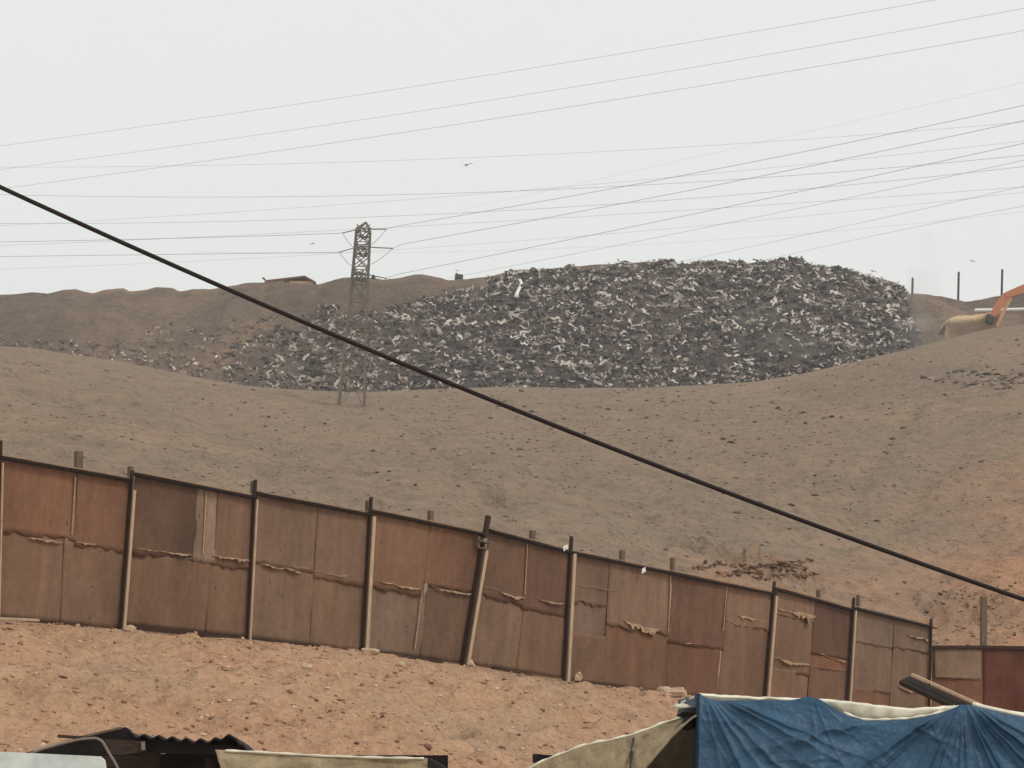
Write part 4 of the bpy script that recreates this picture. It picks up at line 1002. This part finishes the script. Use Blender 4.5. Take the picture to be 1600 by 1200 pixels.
# board sticking out over the tarp
a_, b_ = P(1405, 1064, TD + .35), P(1530, 1122, TD - .02)
a2, b2 = P(1426, 1058, TD + .35), P(1546, 1112, TD - .02)
th_ = np.array([0, 0, -.022])
bd = MB().add([a_, b_, b2 + np.array([0, .12, .01]), a2 + np.array([0, .12, .01]), a_ + th_, b_ + th_, b2 + np.array([0, .12, .01]) + th_, a2 + np.array([0, .12, .01]) + th_], [(0, 1, 2, 3), (7, 6, 5, 4), (0, 4, 5, 1), (1, 5, 6, 2), (2, 6, 7, 3), (3, 7, 4, 0)])
ob = tag(bd.build('plank', M_PLANK, base=b_), 'brown plank jutting out over the top of the blue tarp', 'plank')
bd2 = MB().beam(a2 + np.array([0, .02, .016]), b2 + np.array([0, .02, .016]), .022, .014); bd2.build('edge_strip', M_POST_L, ob)

# canvas lean-to left of it
CD = 14.3
lean = empty('canvas_lean_to', P(1000, 1760, CD), 'beige canvas lean-to sloping down from the left corner of the blue tarp', 'lean-to')
CT = [(1100, 1104), (1085, 1112), (1060, 1124), (1040, 1130), (1000, 1145), (985, 1150), (950, 1158), (915, 1165), (880, 1178), (850, 1190), (820, 1206), (760, 1235)][::-1]
CBm = [(1100, 1112), (1080, 1124), (1050, 1152), (1025, 1182), (1008, 1202), (980, 1240), (900, 1300), (760, 1330)][::-1]
us = np.linspace(770, 1100, 90); g = np.zeros((12, 90, 3))
for j, u in enumerate(us):
    v0 = np.interp(u, [q[0] for q in CT], [q[1] for q in CT]); v1 = np.interp(u, [q[0] for q in CBm], [q[1] for q in CBm])
    for i in range(12):
        t = i / 11; f_ = .035 * abs(float(fbm(u / 22 + t * 2, t * 3, 95, 3))) + .03 * max(0, 1 - abs(u - 990 - 10 * t) / 8) * (t < .8) + .02 * max(0, 1 - abs((u - 960) * .5 + (t - .5) * 60) / 6)
        if i == 0: f_ = .03
        g[i, j] = P(u, lerp(v0, v1, t) - (1 if i == 0 else 0), CD - .25 * t) - np.array([0, f_, 0])
vs, fs = slab(g, g + np.array([0, .008, -.004])); mesh('canvas', vs, fs, M_CANVAS, lean, True)
hp_ = [P(u, float(np.interp(u, [q[0] for q in CT], [q[1] for q in CT])) - 1 + .8 * float(vnoise(u / 8, 2, 96)), CD - .01) for u in np.linspace(772, 1090, 50)]
MB().tube(hp_, [.010 + .004 * math.sin(i * 1.3) for i in range(50)], 6).build('hem', M_HEM, lean, True)
us = np.linspace(800, 1096, 60); g = np.zeros((10, 60, 3))
for j, u in enumerate(us):
    v0 = np.interp(u, [q[0] for q in CT], [q[1] for q in CT]) + 6
    for i in range(10):
        t = (i / 9) ** 2; g[i, j] = P(u, lerp(v0, 1735, t), CD + .12) - np.array([0, .02 * float(fbm(u / 22, t * 8, 97, 3)), 0])
vs, fs = slab(g, g + np.array([0, .01, 0])); mesh('side_wall', vs, fs, M_SACK, lean, True)
MB().tube([P(990, 1152, CD - .06), P(987, 1172, CD - .10), P(985, 1200, CD - .2)], .006, 5).build('cord', M_BLACKP, lean)
# black bundle tied at the corner
bp = P(1076, 1113, CD - .12); mb = MB()
r2 = np.random.default_rng(5); vs = ICO_V * (1 + .3 * r2.uniform(-1, 1, (12, 1))) * np.array([.075, .06, .045]) + bp
mb.add(vs, ICO_F); vs = ICO_V * (1 + .3 * r2.uniform(-1, 1, (12, 1))) * np.array([.05, .05, .06]) + bp + np.array([.0, 0, -.05]); mb.add(vs, ICO_F)
bo = tag(mb.build('plastic_bundle', M_BLACKP, base=bp + np.array([0, 0, -.1])), 'black plastic bundle tied at the corner where canvas meets blue tarp', 'bundle')
vs = ICO_V * (1 + .3 * r2.uniform(-1, 1, (12, 1))) * np.array([.055, .04, .022]) + P(1066, 1105, CD - .1)
MB().add(vs, ICO_F).build('white_rag', M_HEM, bo)
q0 = P(848, 1186, CD + .25)
tag(MB().box(q0, (.09, .09, .05), .3).box(q0 + np.array([-.03, 0, .012]), (.03, .1, .03), .3).beam(q0, np.array([q0[0], q0[1], 0]), .04).build('dark_stake', M_BLACKSH, base=(q0[0], q0[1], 0)), 'dark stub of a stake at the low end of the canvas lean-to', 'stake')

# ------------------------------------------------------------------ shack at the lower left
LD = 14.0
sh = empty('tin_shack', P(230, 1740, LD), 'dark shack with a corrugated tin roof, its shade painted black, at the lower left', 'shack')
# corrugated roof, waves running away from us, front edge up; the black stands for its shade
us = np.linspace(203, 388, 150); g = np.zeros((4, 150, 3))
def roof_v(u): return np.interp(u, [195, 210, 260, 300, 330, 350, 368, 375, 388], [1143, 1148, 1152, 1156, 1156, 1150, 1149, 1163, 1171])
for j, u in enumerate(us):
    v0 = roof_v(u); c = .010 * math.cos((u - 203) / 22 * 2 * math.pi)
    for i, (dy, dz) in enumerate(((1.6, -.10), (.8, -.04), (.02, 0), (0, -.004))):
        p = P(u, v0, LD); g[i, j] = p + np.array([0, dy, dz + c])
vs, fs = slab(g, g + np.array([0, .001, -.012])); mesh('corrugated_roof', vs, fs, M_BLACKSH, sh, True)
def quadslab(pts, d, th, name, mat, parent, dy=None):
    dy = dy or [0] * len(pts)
    f_ = [P(u, v, d + e) for (u, v), e in zip(pts, dy)]; n_ = len(pts)
    vs = f_ + [p + np.array([0, th, 0]) for p in f_]
    fs = [tuple(range(n_))[::-1], tuple(range(n_, 2 * n_))] + [(i, (i + 1) % n_, n_ + (i + 1) % n_, n_ + i) for i in range(n_)]
    return mesh(name, vs, fs, mat, parent)
quadslab([(128, 1151), (196, 1136), (202, 1140), (210, 1150), (226, 1157), (232, 1180), (120, 1182)], LD + .02, .03, 'gable_sheet', M_BLACKSH, sh)
quadslab([(40, 1176), (128, 1151), (125, 1162), (120, 1190), (30, 1190)], LD + .06, .03, 'gable_sheet', M_BLACKSH, sh)
# rim of the roof edge, a pale thin strip
MB().beam(P(45, 1173, LD - .01), P(110, 1156, LD - .01), .012, .012).build('edge_strip', M_POST_L, sh)
MB().beam(P(120, 1153, LD - .0), P(190, 1137, LD - .0), .010, .012).build('edge_strip', M_POST_G, sh)
MB().beam(P(90, 1150, LD - .06), P(130, 1153, LD - .02), .018, .018).build('rafter_end', M_BROWNB, sh)
quadslab([(163, 1155), (226, 1158), (226, 1174), (190, 1180), (168, 1178)], LD - .05, .03, 'fascia_board', M_BROWNB, sh)
MB().beam(P(223.5, 1159, LD - .06), P(224, 1172, LD - .06), .014, .02).build('fascia_end', M_HOSE, sh)
quadslab([(205, 1152), (385, 1168), (375, 1180), (205, 1176)], LD + .05, .03, 'eave_board', M_BLACKSH, sh)
quadslab([(30, 1186), (250, 1176), (250, 1740), (30, 1740)], LD + .35, .04, 'wall', M_BROWNB, sh)
quadslab([(335, 1176), (400, 1176), (400, 1740), (335, 1740)], LD + .35, .04, 'wall', M_BROWNB, sh)
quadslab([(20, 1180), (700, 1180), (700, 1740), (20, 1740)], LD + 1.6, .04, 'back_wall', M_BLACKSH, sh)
quadslab([(248, 1178), (337, 1178), (337, 1740), (248, 1740)], LD + .8, .03, 'dark_interior', M_BLACKP, sh)  # black sheet added to paint the shaded interior
for u in (40, 330, 660):
    a_ = P(u, 1184, LD + .3); b_ = a_.copy(); b_[2] = 0
    MB().tube([b_, a_], .03, 8).build('pole', M_BROWNB, sh)
# awning of beige cloth
aw = empty('beige_awning', P(500, 1740, LD - .1), 'beige cloth awning with a pale hem right of the tin shack', 'awning')
us = np.linspace(336, 668, 90); g = np.zeros((14, 90, 3))
AT = lambda u: np.interp(u, [330, 400, 500, 600, 665, 670], [1171, 1174, 1180, 1183, 1184, 1186])
for j, u in enumerate(us):
    for i in range(14):
        t = (i / 13) ** 1.6; v = lerp(AT(u), 1330, t)
        g[i, j] = P(u + 16 * t * 3 * max(0, 1 - (u - 336) / 60), v, LD - .10 - .35 * t) - np.array([0, .03 * float(fbm(u / 70 + t * 2, t * 26 + u / 150, 98, 3)) * min(1, i / 2), 0])
vs, fs = slab(g, g + np.array([0, .008, -.002])); mesh('cloth', vs, fs, M_CANVAS, aw, True)
MB().tube([P(u, AT(u) + 1.0, LD - .115) for u in np.linspace(352, 662, 50)], [.007 + .002 * math.sin(i * .9) for i in range(50)], 7).build('hem', M_HEM, aw, True)
quadslab([(663, 1184), (672, 1185), (692, 1196), (702, 1206), (700, 1240), (664, 1240)], LD - .1, .12, 'end_cap', M_BLACKP, aw)
MB().tube([P(664, 1186, LD - .05), np.array([P(664, 1186, LD - .05)[0], LD - .05, 0])], .025, 8).build('pole', M_BROWNB, aw)
# white board
wp = P(80, 1800, 11.0); wp[2] = 0
wb = quadslab([(-320, 1170), (10, 1175), (155, 1182), (162, 1188), (166, 1215), (172, 1900), (-320, 1900)], 11.0, .05, 'white_board', M_PANEL, None)
tag(wb, 'large white painted board standing in the lower left corner', 'board')
# grey hose
hs_ = [(20, 1192), (60, 1172), (100, 1161), (125, 1155), (150, 1153), (160, 1158), (170, 1176), (180, 1192), (186, 1204), (196, 1250), (204, 1400)]
hz = [P(u, v, 12.9 - .0 * i) for i, (u, v) in enumerate(hs_)]
dense = []
for i in range(len(hz) - 1):
    for t in np.linspace(0, 1, 6)[:-1]: dense.append(lerp(hz[i], hz[i + 1], t))
for _ in range(1): dense = [dense[0]] + [(dense[i - 1] + dense[i] + dense[i + 1]) / 3 for i in range(1, len(dense) - 1)] + [dense[-1]]
tag(MB().tube(dense, .0065, 8).build('grey_hose', M_HOSE, base=dense[-1], smooth=True), 'grey bent hose looped over the front of the tin shack', 'hose')

# ------------------------------------------------------------------ dusty air over the whole place
hz_ = bpy.data.materials.new('dusty_air'); hz_.use_nodes = True
hn, hl = hz_.node_tree.nodes, hz_.node_tree.links
hn.remove(hn['Principled BSDF'])
pv = hn.new('ShaderNodeVolumePrincipled'); pv.inputs['Color'].default_value = (0.93, 0.92, 0.89, 1); pv.inputs['Density'].default_value = 0.00030
hl.new(pv.outputs[0], hn['Material Output'].inputs['Volume'])
haze = MB().box((0, 420, 64), (1100, 1010, 132)).build('haze', hz_, base=(0, 420, 64)); haze['kind'] = 'stuff'

# thin smoke drifting over the right part of the tip
sm = bpy.data.materials.new('thin_smoke'); sm.use_nodes = True
hn, hl = sm.node_tree.nodes, sm.node_tree.links
hn.remove(hn['Principled BSDF'])
pv = hn.new('ShaderNodeVolumePrincipled'); pv.inputs['Color'].default_value = (0.40, 0.47, 0.38, 1)
gm = hn.new('ShaderNodeNewGeometry'); nz = hn.new('ShaderNodeTexNoise'); nz.inputs['Scale'].default_value = 0.22; nz.inputs['Detail'].default_value = 3
mr = hn.new('ShaderNodeMapRange'); mr.inputs['From Min'].default_value = 0.42; mr.inputs['From Max'].default_value = 0.75
mr.inputs['To Min'].default_value = 0.0; mr.inputs['To Max'].default_value = 0.10
hl.new(gm.outputs['Position'], nz.inputs['Vector']); hl.new(nz.outputs['Fac'], mr.inputs['Value']); hl.new(mr.outputs[0], pv.inputs['Density'])
hl.new(pv.outputs[0], hn['Material Output'].inputs['Volume'])
mb = MB()
for u, v, ru, rv in ((1185, 497, 4.6, 2.4), (1240, 540, 5.6, 2.4)):
    c_ = P(u, v, tip_depth(u, v) - 3.6)
    N1, N2 = 16, 9
    vs = [c_ + np.array([ru * math.sin(math.pi * i / N2) * math.cos(2 * math.pi * j / N1), 2.4 * math.sin(math.pi * i / N2) * math.sin(2 * math.pi * j / N1), rv * math.cos(math.pi * i / N2)]) for i in range(N2 + 1) for j in range(N1)]
    mb.add(vs, [(i * N1 + j, (i + 1) * N1 + j, (i + 1) * N1 + (j + 1) % N1, i * N1 + (j + 1) % N1) for i in range(N2) for j in range(N1)])
mb.build('smoke', sm)['kind'] = 'stuff'
du = bpy.data.materials.new('pale_dust'); du.use_nodes = True
hn, hl = du.node_tree.nodes, du.node_tree.links
hn.remove(hn['Principled BSDF'])
pv = hn.new('ShaderNodeVolumePrincipled'); pv.inputs['Color'].default_value = (0.86, 0.83, 0.77, 1)
gm = hn.new('ShaderNodeNewGeometry'); nz = hn.new('ShaderNodeTexNoise'); nz.inputs['Scale'].default_value = 0.18; nz.inputs['Detail'].default_value = 2
mr = hn.new('ShaderNodeMapRange'); mr.inputs['From Min'].default_value = 0.38; mr.inputs['From Max'].default_value = 0.7
mr.inputs['To Min'].default_value = 0.0; mr.inputs['To Max'].default_value = 0.05
hl.new(gm.outputs['Position'], nz.inputs['Vector']); hl.new(nz.outputs['Fac'], mr.inputs['Value']); hl.new(mr.outputs[0], pv.inputs['Density'])
hl.new(pv.outputs[0], hn['Material Output'].inputs['Volume'])
mb = MB()
for u, v, d_, ru, rd, rv in ((1470, 520, 347, 7.5, 3, 3.0), (1445, 440, 372, 3.0, 3, 8.0)):
    c_ = P(u, v, d_); N1, N2 = 16, 9
    vs = [c_ + np.array([ru * math.sin(math.pi * i / N2) * math.cos(2 * math.pi * j / N1), rd * math.sin(math.pi * i / N2) * math.sin(2 * math.pi * j / N1), rv * math.cos(math.pi * i / N2)]) for i in range(N2 + 1) for j in range(N1)]
    mb.add(vs, [(i * N1 + j, (i + 1) * N1 + j, (i + 1) * N1 + (j + 1) % N1, i * N1 + (j + 1) % N1) for i in range(N2) for j in range(N1)])
mb.build('dust', du)['kind'] = 'stuff'
